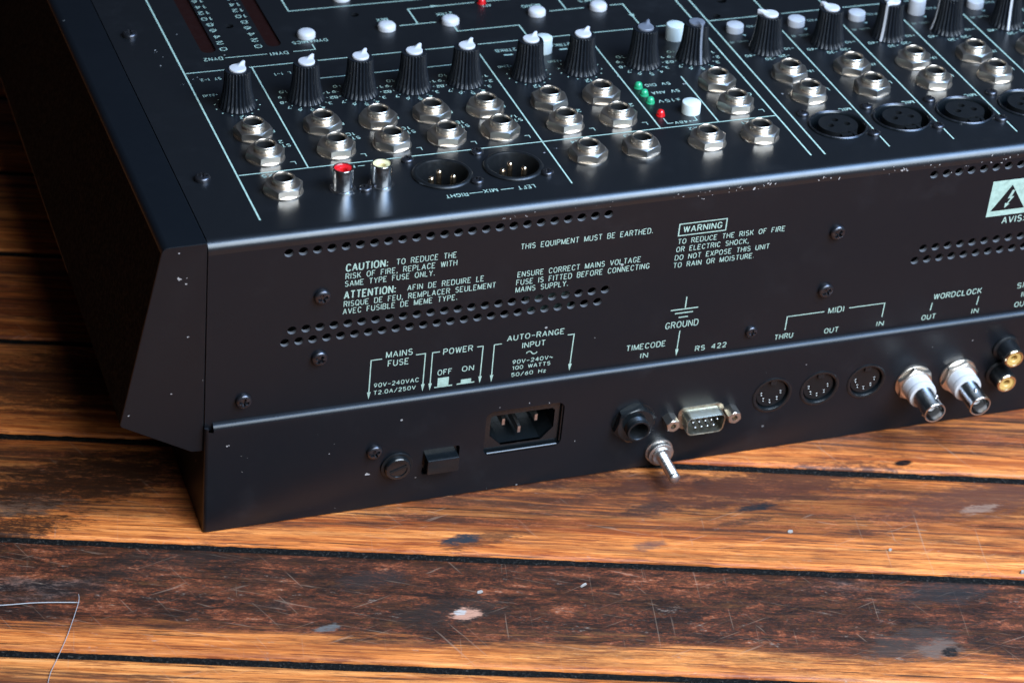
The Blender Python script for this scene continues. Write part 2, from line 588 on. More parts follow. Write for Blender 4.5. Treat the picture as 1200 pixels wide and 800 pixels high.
def floor_material():
    a = NT('worn_pine_boards')
    uvn = a.n('ShaderNodeUVMap', uv_map='board')
    sep = a.n('ShaderNodeSeparateXYZ')
    a.t.links.new(uvn.outputs[0], sep.inputs[0])
    u, v = sep.outputs[0], sep.outputs[1]          # u along the board, v across (units of 10)
    at = a.n('ShaderNodeAttribute', attribute_name='board_data')
    sc3 = a.n('ShaderNodeSeparateColor')
    a.t.links.new(at.outputs['Color'], sc3.inputs[0])
    rnd, wear, tone = sc3.outputs[0], sc3.outputs[1], sc3.outputs[2]
    cb = a.n('ShaderNodeCombineXYZ')
    a.put(cb.inputs[0], u)
    a.put(cb.inputs[1], v)
    a.put(cb.inputs[2], a.math('MULTIPLY', rnd, 37.0))
    P = cb.outputs[0]
    # grain
    g1 = a.noise(a.mapping(P, (0.055, 1.3, 1)), 1.0, 6, 0.62, 0.6)
    g2 = a.noise(a.mapping(P, (0.22, 7.5, 1)), 1.0, 5, 0.65, 0.4)
    g3 = a.noise(a.mapping(P, (0.9, 26, 1)), 1.0, 3, 0.6)
    g = a.math('ADD', a.math('MULTIPLY', g1, 0.52), a.math('ADD', a.math('MULTIPLY', g2, 0.33), a.math('MULTIPLY', g3, 0.15)))
    g = a.math('ADD', g, a.math('MULTIPLY', a.math('SUBTRACT', tone, 0.5), 0.22))
    clean = a.ramp(g, [(0.33, (0.10, 0.020, 0.006)), (0.42, (0.30, 0.064, 0.014)), (0.51, (0.58, 0.165, 0.036)), (0.60, (0.76, 0.268, 0.070)), (0.70, (0.82, 0.355, 0.115))])
    # dark streaks of old finish along the grain
    st = a.noise(a.mapping(P, (0.10, 2.6, 1), loc=(3, 9, 2)), 1.0, 7, 0.7, 0.8)
    streak = a.step(st, 0.47, 0.58)
    # worn middle of each board
    edge_n = a.math('MULTIPLY', a.math('SUBTRACT', a.noise(a.mapping(P, (0.13, 1.5, 1)), 1.0, 10, 0.78, 0.5), 0.5), 4.2)
    vv = a.math('ADD', v, edge_n)
    lower = a.step(vv, -2.2, -1.15)
    upper = a.step(vv, 2.2, 3.3, 1.0, 0.0)
    upper = a.math('MAXIMUM', upper, a.step(wear, 0.6, 0.85))
    mid = a.math('MULTIPLY', lower, upper)
    patch = a.step(a.noise(a.mapping(P, (0.07, 0.35, 1), loc=(7, 1, 0)), 1.0, 6, 0.65), 0.32, 0.52)
    patch = a.math('MAXIMUM', patch, a.step(wear, 0.6, 0.9))
    dirty = a.math('MULTIPLY', mid, a.math('MULTIPLY', patch, wear), clamp=True)
    mott = a.noise(a.mapping(P, (0.40, 1.5, 1)), 1.0, 10, 0.76, 0.6)
    fine = a.noise(a.mapping(P, (1.5, 6.0, 1)), 1.0, 9, 0.82)
    speck = a.noise(a.mapping(P, (7, 11, 1)), 1.0, 4, 0.7)
    wt_ = a.math('ADD', a.math('MULTIPLY', mott, 0.42), a.math('ADD', a.math('MULTIPLY', fine, 0.38), a.math('MULTIPLY', speck, 0.20)))
    wt_ = a.math('ADD', a.math('MULTIPLY', a.math('SUBTRACT', wt_, 0.5), 4.4), 0.345)
    worn = a.ramp(wt_, [(0.10, (0.009, 0.0055, 0.0045)), (0.34, (0.030, 0.0115, 0.0065)), (0.50, (0.095, 0.024, 0.010)), (0.66, (0.21, 0.052, 0.019)), (0.82, (0.28, 0.125, 0.068)), (0.98, (0.42, 0.30, 0.21))])
    dash = a.step(a.noise(a.mapping(P, (0.40, 7.5, 1), loc=(2, 2, 5)), 1.0, 5, 0.7), 0.54, 0.61)
    clean = a.mix(a.math('MULTIPLY', dash, 0.75), clean, (0.17, 0.032, 0.010))
    dash2 = a.step(a.noise(a.mapping(P, (0.8, 14, 1), loc=(6, 1, 2)), 1.0, 3, 0.6), 0.57, 0.63)
    clean = a.mix(a.math('MULTIPLY', dash2, 0.6), clean, (0.20, 0.045, 0.014))
    pores = a.step(speck, 0.62, 0.74)
    clean = a.mix(a.math('MULTIPLY', pores, 0.35), clean, (0.30, 0.10, 0.03))
    col = a.mix(a.math('MULTIPLY', streak, a.step(mid, 0, 1, 0.34, 0.9)), clean, (0.085, 0.028, 0.014))
    col = a.mix(a.math('MULTIPLY', dirty, a.step(fine, 0.30, 0.55, 0.80, 1.0)), col, worn)
    # grey bruised areas inside the worn middle
    bruise = a.step(a.noise(a.mapping(P, (0.12, 0.33, 1), loc=(1, 4, 3)), 1.0, 6, 0.7), 0.55, 0.70)
    col = a.mix(a.math('MULTIPLY', bruise, a.math('MULTIPLY', dirty, 0.7)), col, a.mix(a.step(wt_, 0.2, 0.8), (0.012, 0.010, 0.010), (0.13, 0.10, 0.08)))
    # drying cracks along the grain and broad darkened stretches
    crack = a.step(a.noise(a.mapping(P, (0.12, 8.5, 1), loc=(4, 7, 1)), 1.0, 3, 0.6, 0.4), 0.635, 0.665)
    col = a.mix(a.math('MULTIPLY', crack, 0.85), col, (0.020, 0.008, 0.004))
    broad = a.step(a.noise(a.mapping(P, (0.045, 0.30, 1), loc=(9, 2, 4)), 1.0, 7, 0.7), 0.50, 0.68)
    col = a.mix(a.math('MULTIPLY', broad, a.step(fine, 0.40, 0.60, 0.75, 0.3)), col, (0.050, 0.017, 0.008))
    # thin scratches in several directions
    scr_all = None
    for i, (al, ac, rot, thr) in enumerate(((0.3, 13, 0.9, 0.72), (0.35, 16, -0.5, 0.715), (0.22, 15, 1.5, 0.735), (0.5, 19, 0.2, 0.70))):
        r1 = a.mapping(P, (1, 1, 1), (0, 0, rot), (i * 13.3, i * 7.1, 0))
        r1 = a.mapping(r1, (al, ac * 0.55, 1))
        nz = a.noise(r1, 1.0, 1, 0.5, 0.9)
        ln_ = a.step(nz, thr, thr + 0.05)
        scr_all = ln_ if scr_all is None else a.math('MAXIMUM', scr_all, ln_)
    col = a.mix(a.math('MULTIPLY', scr_all, 0.22), col, (0.38, 0.25, 0.17))
    # pale scuff dust
    scuff = a.math('MULTIPLY', a.step(a.noise(a.mapping(P, (1.1, 2.6, 1), (0, 0, 0.5)), 1.0, 8, 0.8), 0.60, 0.70), a.step(wear, 0.2, 1.0, 0.12, 0.55))
    col = a.mix(scuff, col, (0.34, 0.25, 0.19))
    # knots, dents, stains and broad dark patches, at their own places on the boards
    oc = a.obj()
    rough_extra = None
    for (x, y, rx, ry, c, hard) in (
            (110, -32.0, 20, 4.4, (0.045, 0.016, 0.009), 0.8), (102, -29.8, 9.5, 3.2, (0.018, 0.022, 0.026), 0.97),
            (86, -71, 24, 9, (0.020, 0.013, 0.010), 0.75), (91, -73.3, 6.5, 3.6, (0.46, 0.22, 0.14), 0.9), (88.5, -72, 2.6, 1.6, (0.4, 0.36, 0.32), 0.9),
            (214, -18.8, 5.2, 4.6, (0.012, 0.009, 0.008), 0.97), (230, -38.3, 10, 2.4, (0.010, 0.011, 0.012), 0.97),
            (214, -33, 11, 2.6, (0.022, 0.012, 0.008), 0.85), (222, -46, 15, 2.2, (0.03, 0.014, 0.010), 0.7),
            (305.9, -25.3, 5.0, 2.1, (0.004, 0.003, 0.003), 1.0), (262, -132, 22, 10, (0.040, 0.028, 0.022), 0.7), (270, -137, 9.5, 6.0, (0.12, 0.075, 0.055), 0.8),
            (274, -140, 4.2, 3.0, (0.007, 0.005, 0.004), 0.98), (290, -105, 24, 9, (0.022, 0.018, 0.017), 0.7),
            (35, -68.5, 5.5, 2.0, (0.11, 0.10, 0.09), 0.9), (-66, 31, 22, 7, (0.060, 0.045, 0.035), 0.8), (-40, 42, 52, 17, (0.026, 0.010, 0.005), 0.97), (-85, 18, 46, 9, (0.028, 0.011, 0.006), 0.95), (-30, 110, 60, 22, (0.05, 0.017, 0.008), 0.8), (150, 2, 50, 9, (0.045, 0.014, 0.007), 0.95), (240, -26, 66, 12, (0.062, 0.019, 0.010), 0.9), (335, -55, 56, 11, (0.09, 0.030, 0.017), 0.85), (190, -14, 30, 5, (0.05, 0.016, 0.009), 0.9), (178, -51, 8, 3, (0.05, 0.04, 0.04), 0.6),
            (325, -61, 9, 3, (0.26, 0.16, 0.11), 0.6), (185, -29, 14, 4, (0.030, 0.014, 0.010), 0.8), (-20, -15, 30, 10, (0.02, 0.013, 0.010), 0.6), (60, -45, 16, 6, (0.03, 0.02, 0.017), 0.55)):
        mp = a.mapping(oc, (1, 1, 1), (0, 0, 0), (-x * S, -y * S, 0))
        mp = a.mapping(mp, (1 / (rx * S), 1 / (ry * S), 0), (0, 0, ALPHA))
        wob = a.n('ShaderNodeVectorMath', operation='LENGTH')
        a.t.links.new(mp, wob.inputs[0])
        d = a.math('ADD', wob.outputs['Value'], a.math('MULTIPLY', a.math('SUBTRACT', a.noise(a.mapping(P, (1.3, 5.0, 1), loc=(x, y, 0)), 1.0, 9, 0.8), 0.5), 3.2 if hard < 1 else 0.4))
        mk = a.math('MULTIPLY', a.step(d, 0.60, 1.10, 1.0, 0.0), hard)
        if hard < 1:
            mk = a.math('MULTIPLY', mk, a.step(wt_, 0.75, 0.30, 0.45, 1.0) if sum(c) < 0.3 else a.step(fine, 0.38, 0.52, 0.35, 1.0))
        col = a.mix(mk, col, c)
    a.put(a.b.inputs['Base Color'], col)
    rg = a.math('ADD', a.step(g2, 0.3, 0.7, 0.36, 0.5), a.math('MULTIPLY', dirty, a.step(mott, 0.4, 0.6, 0.0, 0.12)))
    a.put(a.b.inputs['Roughness'], rg)
    a.b.inputs['Specular IOR Level'].default_value = 0.2
    hgt = a.math('ADD', a.math('MULTIPLY', g2, 0.5), a.math('ADD', a.math('MULTIPLY', g3, 0.35), a.math('MULTIPLY', a.math('MULTIPLY', fine, dirty), 0.9)))
    a.bump(hgt, 0.00045, 0.7)
    return a.mat


def build_floor():
    b = B()
    uvs, dat = [], []
    d = Vector((cos(ALPHA), -sin(ALPHA)))
    n = Vector((sin(ALPHA), cos(ALPHA)))
    rnd = random.Random(3)
    hw = PITCH / 2 - 2.1
    prof = [(-hw, -8), (-hw, -1.5), (-hw + 0.35, -0.6), (-hw + 1.3, -0.08), (-hw + 3, 0), (hw - 3, 0), (hw - 1.3, -0.08), (hw - 0.35, -0.6), (hw, -1.5), (hw, -8)]
    special = {-1: (0.31, 1.0, 0.50), 0: (0.62, 0.62, 0.53), 1: (0.15, 0.40, 0.47), -2: (0.83, 0.25, 0.72), 2: (0.45, 0.45, 0.45)}
    us = [-1500 + 60 * k for k in range(22)] + [-180 + 5 * k for k in range(132)] + [480 + 60 * k for k in range(24)]
    for k in range(-12, 22):
        pc = P0 + PITCH * (k + 0.5)
        r, w, t = special.get(k, (rnd.random(), rnd.uniform(0.3, 0.8), rnd.uniform(0.4, 0.6)))
        dz = -rnd.uniform(0.0, 0.25)
        vs, fs = [], []
        for uu in us:
            for v, z in prof:
                wv = (0.45 * noise.noise(Vector((uu * 0.012, k * 3.7, v))) + 0.4 * noise.noise(Vector((uu * 0.09, k * 1.7, v)))) if abs(v) > hw - 2 else 0
                q = d * uu + n * (pc + v + wv)
                vs.append((q.x, q.y, FLOOR_Z + z + dz))
                uvs.append((uu / 10, v / 10))
                dat.append((r, w, t, 1))
        m_ = len(prof)
        for i in range(len(us) - 1):
            for j in range(m_ - 1):
                fs.append((i * m_ + j, (i + 1) * m_ + j, (i + 1) * m_ + j + 1, i * m_ + j + 1))
        b.add(vs, fs)
    me = bpy.data.meshes.new('floor')
    me.from_pydata([(x * S, y * S, z * S) for x, y, z in b.v], [], b.f)
    uvl = me.uv_layers.new(name='board')
    ca = me.color_attributes.new('board_data', 'FLOAT_COLOR', 'POINT')
    for i, c in enumerate(dat):
        ca.data[i].color = c
    for lp in me.loops:
        uvl.data[lp.index].uv = uvs[lp.vertex_index]
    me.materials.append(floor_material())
    me.shade_smooth()
    me.set_sharp_from_angle(angle=radians(50))
    o = link('floor', me)
    tag(o, kind='structure')
    # packed dirt in the gaps between the boards
    a = NT('packed_gap_dirt')
    oc = a.obj()
    nz = a.noise(oc, 900, 5, 0.7)
    a.put(a.b.inputs['Base Color'], a.ramp(nz, [(0.35, (0.002, 0.002, 0.002)), (0.56, (0.006, 0.0055, 0.005)), (0.70, (0.05, 0.042, 0.036)), (0.80, (0.16, 0.13, 0.11))]))
    a.b.inputs['Roughness'].default_value = 0.9
    a.b.inputs['Specular IOR Level'].default_value = 0.12
    a.bump(nz, 0.0012, 1.0)
    M['gap'] = a.mat
    g = B()
    for k in range(-11, 22):
        pc = P0 + PITCH * k
        vs, fs = [], []
        uu = [-1500 + 4 * i for i in range(826)] if -3 < k < 4 else [-1500 + 60 * i for i in range(56)]
        for x in uu:
            for v, z in ((-2.9, -2.2), (-1.2, -1.0), (0.2, -0.7), (1.4, -1.1), (2.9, -2.2)):
                zz = z + 0.45 * noise.noise(Vector((x * 0.21, v * 0.6, k * 5.1))) + 0.3 * noise.noise(Vector((x * 0.7, v, k)))
                q = d * x + n * (pc + v)
                vs.append((q.x, q.y, FLOOR_Z + zz))
        for i in range(len(uu) - 1):
            for j in range(4):
                fs.append((i * 5 + j, (i + 1) * 5 + j, (i + 1) * 5 + j + 1, i * 5 + j + 1))
        g.add(vs, fs)
    o = link('floor_gap', g.mesh('floor_gap', 'gap', 80))
    tag(o, kind='structure')


build_floor()

# ================================================================== CONSOLE
root = bpy.data.objects.new('mixing_console', None)
sc.collection.objects.link(root)
root.location = BASE * S
root.empty_display_size = 0.05
WORLD[root.name] = Matrix.Translation(BASE * S)
tag(root, 'black audio mixing console with rows of knobs and metal jacks, on worn floorboards', 'mixing console')

XR = 620.0                       # right end, far outside the picture
VF = 420.0                       # front edge of the top panel
RB = 4.0                         # bend radius at the rear edge
XLR_M = [(103.4, 31.7), (133.3, 31.6)]
CH = [276.6 + 29.55 * i for i in range(6)]        # channel strips
XLR_F = [(c + 1.4, 34.8) for c in CH]

# ---- wear: bare metal chips on the folded edges
rw = random.Random(11)


def chips(b, cx, cy, n, spread, size, frame, z):
    for _ in range(n):
        x, y = cx + rw.gauss(0, spread), cy + rw.gauss(0, spread * 0.35)
        s_ = size * rw.uniform(0.35, 1.1)
        a0 = rw.uniform(0, pi)
        st = rw.uniform(1, 2.6)
        pts = []
        for k in range(7):
            a_ = 2 * pi * k / 7
            q = s_ * rw.uniform(0.55, 1.1)
            px, py = q * st * cos(a_), q * sin(a_)
            pts.append((x + px * cos(a0) - py * sin(a0), y + px * sin(a0) + py * cos(a0), z + rw.uniform(0, .01)))
        b.add(pts, [tuple(range(7))], frame)


def wear_rear(b):
  for x, z, n_, sp, si in ((122, -4.6, 5, 2, .22), (130, -4.9, 3, 1.5, .2), (194, -4.4, 4, 3, .25), (207, -4.6, 8, 4, .26), (219, -4.4, 6, 3, .36), (233, -4.0, 4, 4, .5),
                         (233, -4.8, 4, 3, .4), (259, -4.4, 5, 2.5, .36), (282, -4.2, 4, 4, .25), (292.5, -4.4, 10, 1.2, .5), (305, -4.3, 4, 3, .25), (339, -4.4, 9, 6, .33), (352, -4.2, 5, 4, .4), (160, -4.5, 6, 8, .16), (90, -4.5, 2, 6, .13), (320, -4.4, 5, 8, .22)):
      chips(b, x, z, n_, sp, si, REAR, 0.03)


def wear_low(b):
  for x, z, si in ((8.0, -96.5, .5), (9, -96.3, .35), (14.6, -102.8, .3), (17, -104, .2), (15.2, -110.9, .25), (51.4, -108.1, .36), (54, -103.2, .3), (68.7, -122.1, .6), (67.7, -121.8, .5), (89.2, -127.7, .33), (123.8, -96.6, .36), (136.8, -96.4, .34), (145.6, -97.7, .3), (158.9, -120.5, .4), (134.9, -140.0, .4), (120.8, -139.6, .33), (55, -138, .2), (46, -97, .2), (262, -97, .25), (300, -96.8, .25), (322, -97, .3), (341, -96.5, .35), (356, -97.2, .25), (243, -98, .2)):
      chips(b, x, z, 1 if si < .5 else 2, .3, si, LOW, 0.03)


def wear_top(b):
  for x, z, si in ((17.5, 165, .35), (16.8, 163.5, .3), (18.4, 158, .2), (15.5, 150, .3), (26, 135, .22), (28, 136, .2), (29.5, 134.5, .2), (30, 178, .2), (21, 131, .15), (243, 41, .5), (247, 41.3, .35), (249, 30, .2), (150, 40, .35), (155, 42.5, .3), (72, 66, .2), (148, 26, .2), (281, 23, .25), (330, 24, .25), (270, 66.5, .5), (267, 67, .35), (229, 85, .5), (203, 98.5, .4), (152.8, 112, .3)):
      chips(b, x, z, 2, .5, si, TOP, 0.03)


def wear_cheek(b):
  for x, z, si in ((-10.7, -14.8, .55), (-7.7, -14.8, .4), (-8.0, -17.6, .42), (-11.2, -2.9, .42), (-6.7, -43.1, .4), (-30, -78, .5), (-13, -70, .25)):
      chips(b, x, z, 2, .25, si, REAR, -0.11)




# ---- top panel (with the rolled rear edge)
b = B()
TL = RB * math.tan((pi / 2 + TILT) / 2)
meters = [(39.0, 42.0), (67.6, 70.6)]
holes = [circ(x, y, 11.2, 40) for x, y in XLR_M] + [circ(x, y, 11.4, 40) for x, y in XLR_F]
holes += [rrect(x0 - 3.3, x0 + 3.3, 157.8, 330, 3.2) for x0 in (39.0, 67.8)]
holes += [circ(53.1, 181.3, 2.1), circ(109.7, 180.8, 2.1), circ(267.9, 144.9, 2.1), circ(276.5, 159.4, 2.4)]
vs, fs = sheet([(0.5, 5.4), (XR, 5.4), (XR, VF), (0.5, VF)], holes, -1.5, 0)
b.add(vs, fs, TOP)


def bend_strip(b, x0, x1, prof):
    xs = [x0 + (x1 - x0) * i / 30 for i in range(31)]
    n = len(prof)
    vs = [(x, y, z) for x in xs for y, z in prof]
    fs = [(i * n + j, (i + 1) * n + j, (i + 1) * n + j + 1, i * n + j + 1) for i in range(30) for j in range(n - 1)]
    b.add(vs, fs)


cy = RB                          # arc centre in the YZ plane
t0 = TOP @ Vector((0, TL, 0))
cz = (t0 - Vector((0, sin(TILT), cos(TILT))) * RB).z
prof = []
p5 = TOP @ Vector((0, 5.4, 0))
prof.append((p5.y, p5.z))
for k in range(17):
    a_ = (pi / 2 - TILT) + (pi / 2 + TILT) * k / 16       # from the top normal round to facing the rear
    prof.append((cy + RB * cos(a_), cz + RB * sin(a_)))
prof.append((0, -5.6))
bend_strip(b, 0.5, XR, prof)
b.cur = 1
wear_top(b)
top_panel = part('top_panel', b, ['paint_top', 'chip'], root, sharp=28)

# ---- rear panel with vent holes
PV = 5.71
vents = []
for k in range(24):
    vents += [(32.3 + PV * k, -8.8), (34.8 + PV * k, -46.3), (32.1 + PV * k, -52.0)]
    vents += [(307.5 + 5.76 * k, -8.9), (309.5 + 5.76 * k, -46.4), (306.6 + 5.76 * k, -52.3)]
b = B()
vs, fs = sheet([(0.5, -5.6), (0.5, -91), (XR, -91), (XR, -5.6)], [circ(x, z, 1.9, 16) for x, z in vents], -1.7, 0)
b.add(vs, fs, REAR)
b.mi = [1 if max(vs[i][2] for i in f_) - min(vs[i][2] for i in f_) > .5 else 0 for f_ in fs]     # bare metal in the punched holes
b.cur = 2
wear_rear(b)
rear_panel = part('rear_panel', b, ['paint', 'edge', 'chip'], root, sharp=28)

# ---- lower connector panel: a folded sheet standing a little proud of the rear panel
b = B()
RL = 2.5
PZ = -92.4
lowholes = [rrect(118.2, 152.6, -121.6, -98.4, 3.4), rrect(91.6, 107.6, -126.6, -113.6, 1.0), rrect(206.6, 224.8, -121.6, -111.6, 2.5)]
DIN = [(248.0, -110.9), (270.2, -110.9), (292.4, -110.9)]
lowholes += [circ(x, z, 8.0, 36) for x, z in DIN]
vs, fs = sheet([(0.8, PZ + 1.75), (0.8, -140.4), (XR - .8, -140.4), (XR - .8, PZ + 1.75)], lowholes, -1.7, 0)
b.add(vs, fs, LOW)
prof = [(0.2, -87.25)]
for k in range(13):
    a_ = pi / 2 + (pi / 2) * k / 12
    prof.append((-PROUD + RL + RL * cos(a_), -87.3 - RL + RL * sin(a_)))
prof.append((-PROUD, PZ))
bend_strip(b, 3.6, XR, prof)
# closed end of the fold, then the rolled left edge and the side flange
fan = [(3.6, y, z) for y, z in prof] + [(3.6, 0.2, PZ)]
b.add(fan, [tuple(range(len(fan)))])
b.add([(1.6, -PROUD, PZ), (3.6, -PROUD, PZ), (3.6, -PROUD, -90.6), (1.6, -PROUD, -89.9)], [(0, 1, 2, 3)])
vs, fs = [], []
zs = [-88.6, -90.6, PZ, -118, -142.15]
rr = [(1.6 - 1.6 * sin(pi / 2 * k / 6), -PROUD + 1.6 - 1.6 * cos(pi / 2 * k / 6)) for k in range(7)] + [(0, 12), (0, 120)]
for z in zs:
    vs += [(x, y, z) for x, y in rr]
nr = len(rr)
fs = [(i * nr + j, i * nr + j + 1, (i + 1) * nr + j + 1, (i + 1) * nr + j) for i in range(len(zs) - 1) for j in range(nr - 1)]
b.add(vs, fs)
b.add([(x, y, -88.6) for x, y in rr[:7]] + [(1.6, -PROUD + 1.6, -88.6)], [tuple(range(8))])
b.cur = 1
wear_low(b)
connector_panel = part('connector_panel', b, ['paint', 'chip'], root, sharp=28)

# ---- body shell: closes the console
b = B()
e = VF * cos(TILT)
zt = -VF * sin(TILT)
b.add([(XR - .2, 0.3, -0.6), (XR - .2, e, zt), (XR - .2, e, -137), (XR - .2, 0.3, -137)], [(0, 1, 2, 3)])
b.add([(0.8, 2, -2), (0.8, e, zt - 1.6), (0.8, e, -138), (0.8, 2, -138)], [(0, 1, 2, 3)])
b.add([(0.8, e, zt - .2), (XR, e, zt - .2), (XR, e, -138), (0.8, e, -138)], [(0, 1, 2, 3)])
b.add([(0.8, -1.0, -139), (XR, -1.0, -139), (XR, e, -138), (0.8, e, -138)], [(0, 1, 2, 3)])
part('body_shell', b, 'cheek', root)
# inner chassis seen as darkness behind the vents
b = B()
b.add([(2, 22, -7), (XR - 2, 22, -7), (XR - 2, 22, -137), (2, 22, -137)], [(0, 1, 2, 3)])
part('inner_bulkhead', b, 'inside', root)
b = B()
b.box(133, 153, 4, 8, -58, -42)
part('power_supply_board', b, 'board', root)

# ---- left end cheek: a long moulding, flared towards its foot
b = B()
sec = []
for k in range(7):
    a_ = pi / 2 + (radians(78)) * k / 6
    sec.append((-14.6 + 3.2 * cos(a_), -3.0 + 3.2 * sin(a_)))
sec = [(0.2, 0.2)] + sec + [(-33.0, -79.5), (-33.6, -82.2), (-33.2, -83.6), (-4.6, -101.2), (0.2, -101.4)]
ys = [0.0, e * 0.25, e * 0.5, e * 0.75, e]
n = len(sec)
vs = []
for y in ys:
    for x, z in sec:
        k = max(0.0, min(1.0, (z + 83) / 83.0))
        vs.append((x, y + 0.15, z - y * math.tan(TILT) * k))
fs = [(i * n + j, i * n + (j + 1) % n, (i + 1) * n + (j + 1) % n, (i + 1) * n + j) for i in range(4) for j in range(n)]
fs += [tuple(reversed(range(n))), tuple(4 * n + j for j in range(n))]
b.add(vs, fs)
for i, (f_, nrm) in enumerate(zip(b.f, range(len(b.f)))):
    if len(f_) == 4 and min(b.v[k][0] for k in f_) < -20:
        b.mi[i] = 1
part('end_cheek', b, ['cheek', 'side', 'chip'], root, bevel=0.9, sharp=40, late=wear_cheek)

# ---- printed legends, rear panel
REAR_TEXT = [
    ('CAUTION:', 55.4, 72.6, -21.1, 3.7, .72), ('TO REDUCE THE', 75.9, 100.8, -20.9, 3.0, 0),
    ('RISK OF FIRE, REPLACE WITH', 55.4, 101.3, -24.8, 2.95, 0), ('SAME TYPE FUSE ONLY.', 55.3, 92.3, -28.4, 2.95, 0),
    ('ATTENTION:', 55.3, 76.5, -34.3, 3.8, .72), ('AFIN DE REDUIRE LE', 81.2, 113.2, -34.2, 2.95, 0),
    ('RISQUE DE FEU, REMPLACER SEULEMENT', 55.3, 118.5, -38.2, 2.95, 0), ('AVEC FUSIBLE DE MEME TYPE.', 55.1, 102.6, -41.8, 2.95, 0),
    None,
    ('THIS EQUIPMENT MUST BE EARTHED.', 127.4, 183.9, -21.0, 2.95, 0), None,
    ('ENSURE CORRECT MAINS VOLTAGE', 127.2, 180.2, -34.6, 2.95, 0), ('FUSE IS FITTED BEFORE CONNECTING', 127.0, 184.4, -38.5, 2.95, 0), ('MAINS SUPPLY.', 127.0, 149.6, -42.1, 2.95, 0), None,
    ('WARNING', 197.2, 214.2, -22.6, 3.2, .6), ('TO REDUCE THE RISK OF FIRE', 195.4, 243.0, -28.2, 2.8, 0), ('OR ELECTRIC SHOCK,', 195.2, 227.4, -32.1, 2.8, 0),
    ('DO NOT EXPOSE THIS UNIT', 195.1, 237.2, -36.2, 2.8, 0), ('TO RAIN OR MOISTURE.', 194.9, 230.9, -40.0, 2.8, 0), None,
    ('MAINS', 74.3, 85.6, -66.5, 3.3, .5), ('FUSE', 75.3, 84.2, -71.0, 3.3, .5), ('90V-240VAC', 70.0, 89.1, -80.9, 2.4, 0), ('T2.0A/250V', 70.0, 88.0, -84.6, 2.3, 0), None,
    ('POWER', 98.5, 111.2, -68.8, 3.2, .5), ('OFF', 96.8, 103.1, -79.1, 3.0, .5), ('ON', 107.2, 112.4, -78.8, 2.9, .5), None,
    ('AUTO-RANGE', 125.6, 150.4, -66.3, 3.0, .5), ('INPUT', 132.4, 142.6, -70.9, 3.0, .5), ('~', 134.5, 139.4, -76.6, 6.0, .6), ('90V-240V~', 128.9, 146.6, -78.6, 2.3, 0), ('100 WATTS', 129.1, 145.8, -81.6, 2.2, 0), ('50/60 Hz', 128.9, 144.2, -85.1, 2.2, 0), None,
    ('GROUND', 195.2, 210.1, -71.2, 3.5, .5), ('TIMECODE', 178.9, 196.6, -80.0, 3.1, .5), ('IN', 185.7, 189.2, -84.8, 2.9, .5), None,
    ('RS 422', 210.4, 224.7, -85.0, 2.9, .5), None,
    ('THRU', 246.6, 255.2, -84.9, 2.9, .5), ('OUT', 269.7, 276.5, -85.2, 2.9, .5), ('IN', 294.2, 297.7, -85.2, 2.8, .5), ('MIDI', 269.9, 277.3, -74.6, 3.2, .5), None,
    ('WORDCLOCK', 319.5, 342.5, -74.8, 3.1, .55), ('OUT', 315.6, 322.5, -85.3, 2.9, .5), ('IN', 339.6, 343.1, -85.4, 2.8, .5), None,
    ('SPDIF', 359.5, 371.5, -75.0, 3.1, .5), ('IN', 362.7, 366.0, -80.0, 3.0, .5), ('OUT', 360.4, 367.6, -85.2, 3.0, .5), None,
    ('AVIS:', 344.6, 355.4, -38.7, 3.5, .65), ('RISQUE DE CHOC ELECTRIQUE', 358, 404, -38.7, 3.0, 0), None]
blocks = [[]]
for t in REAR_TEXT:
    if t is None:
        blocks.append([])
    else:
        blocks[-1].append(t)
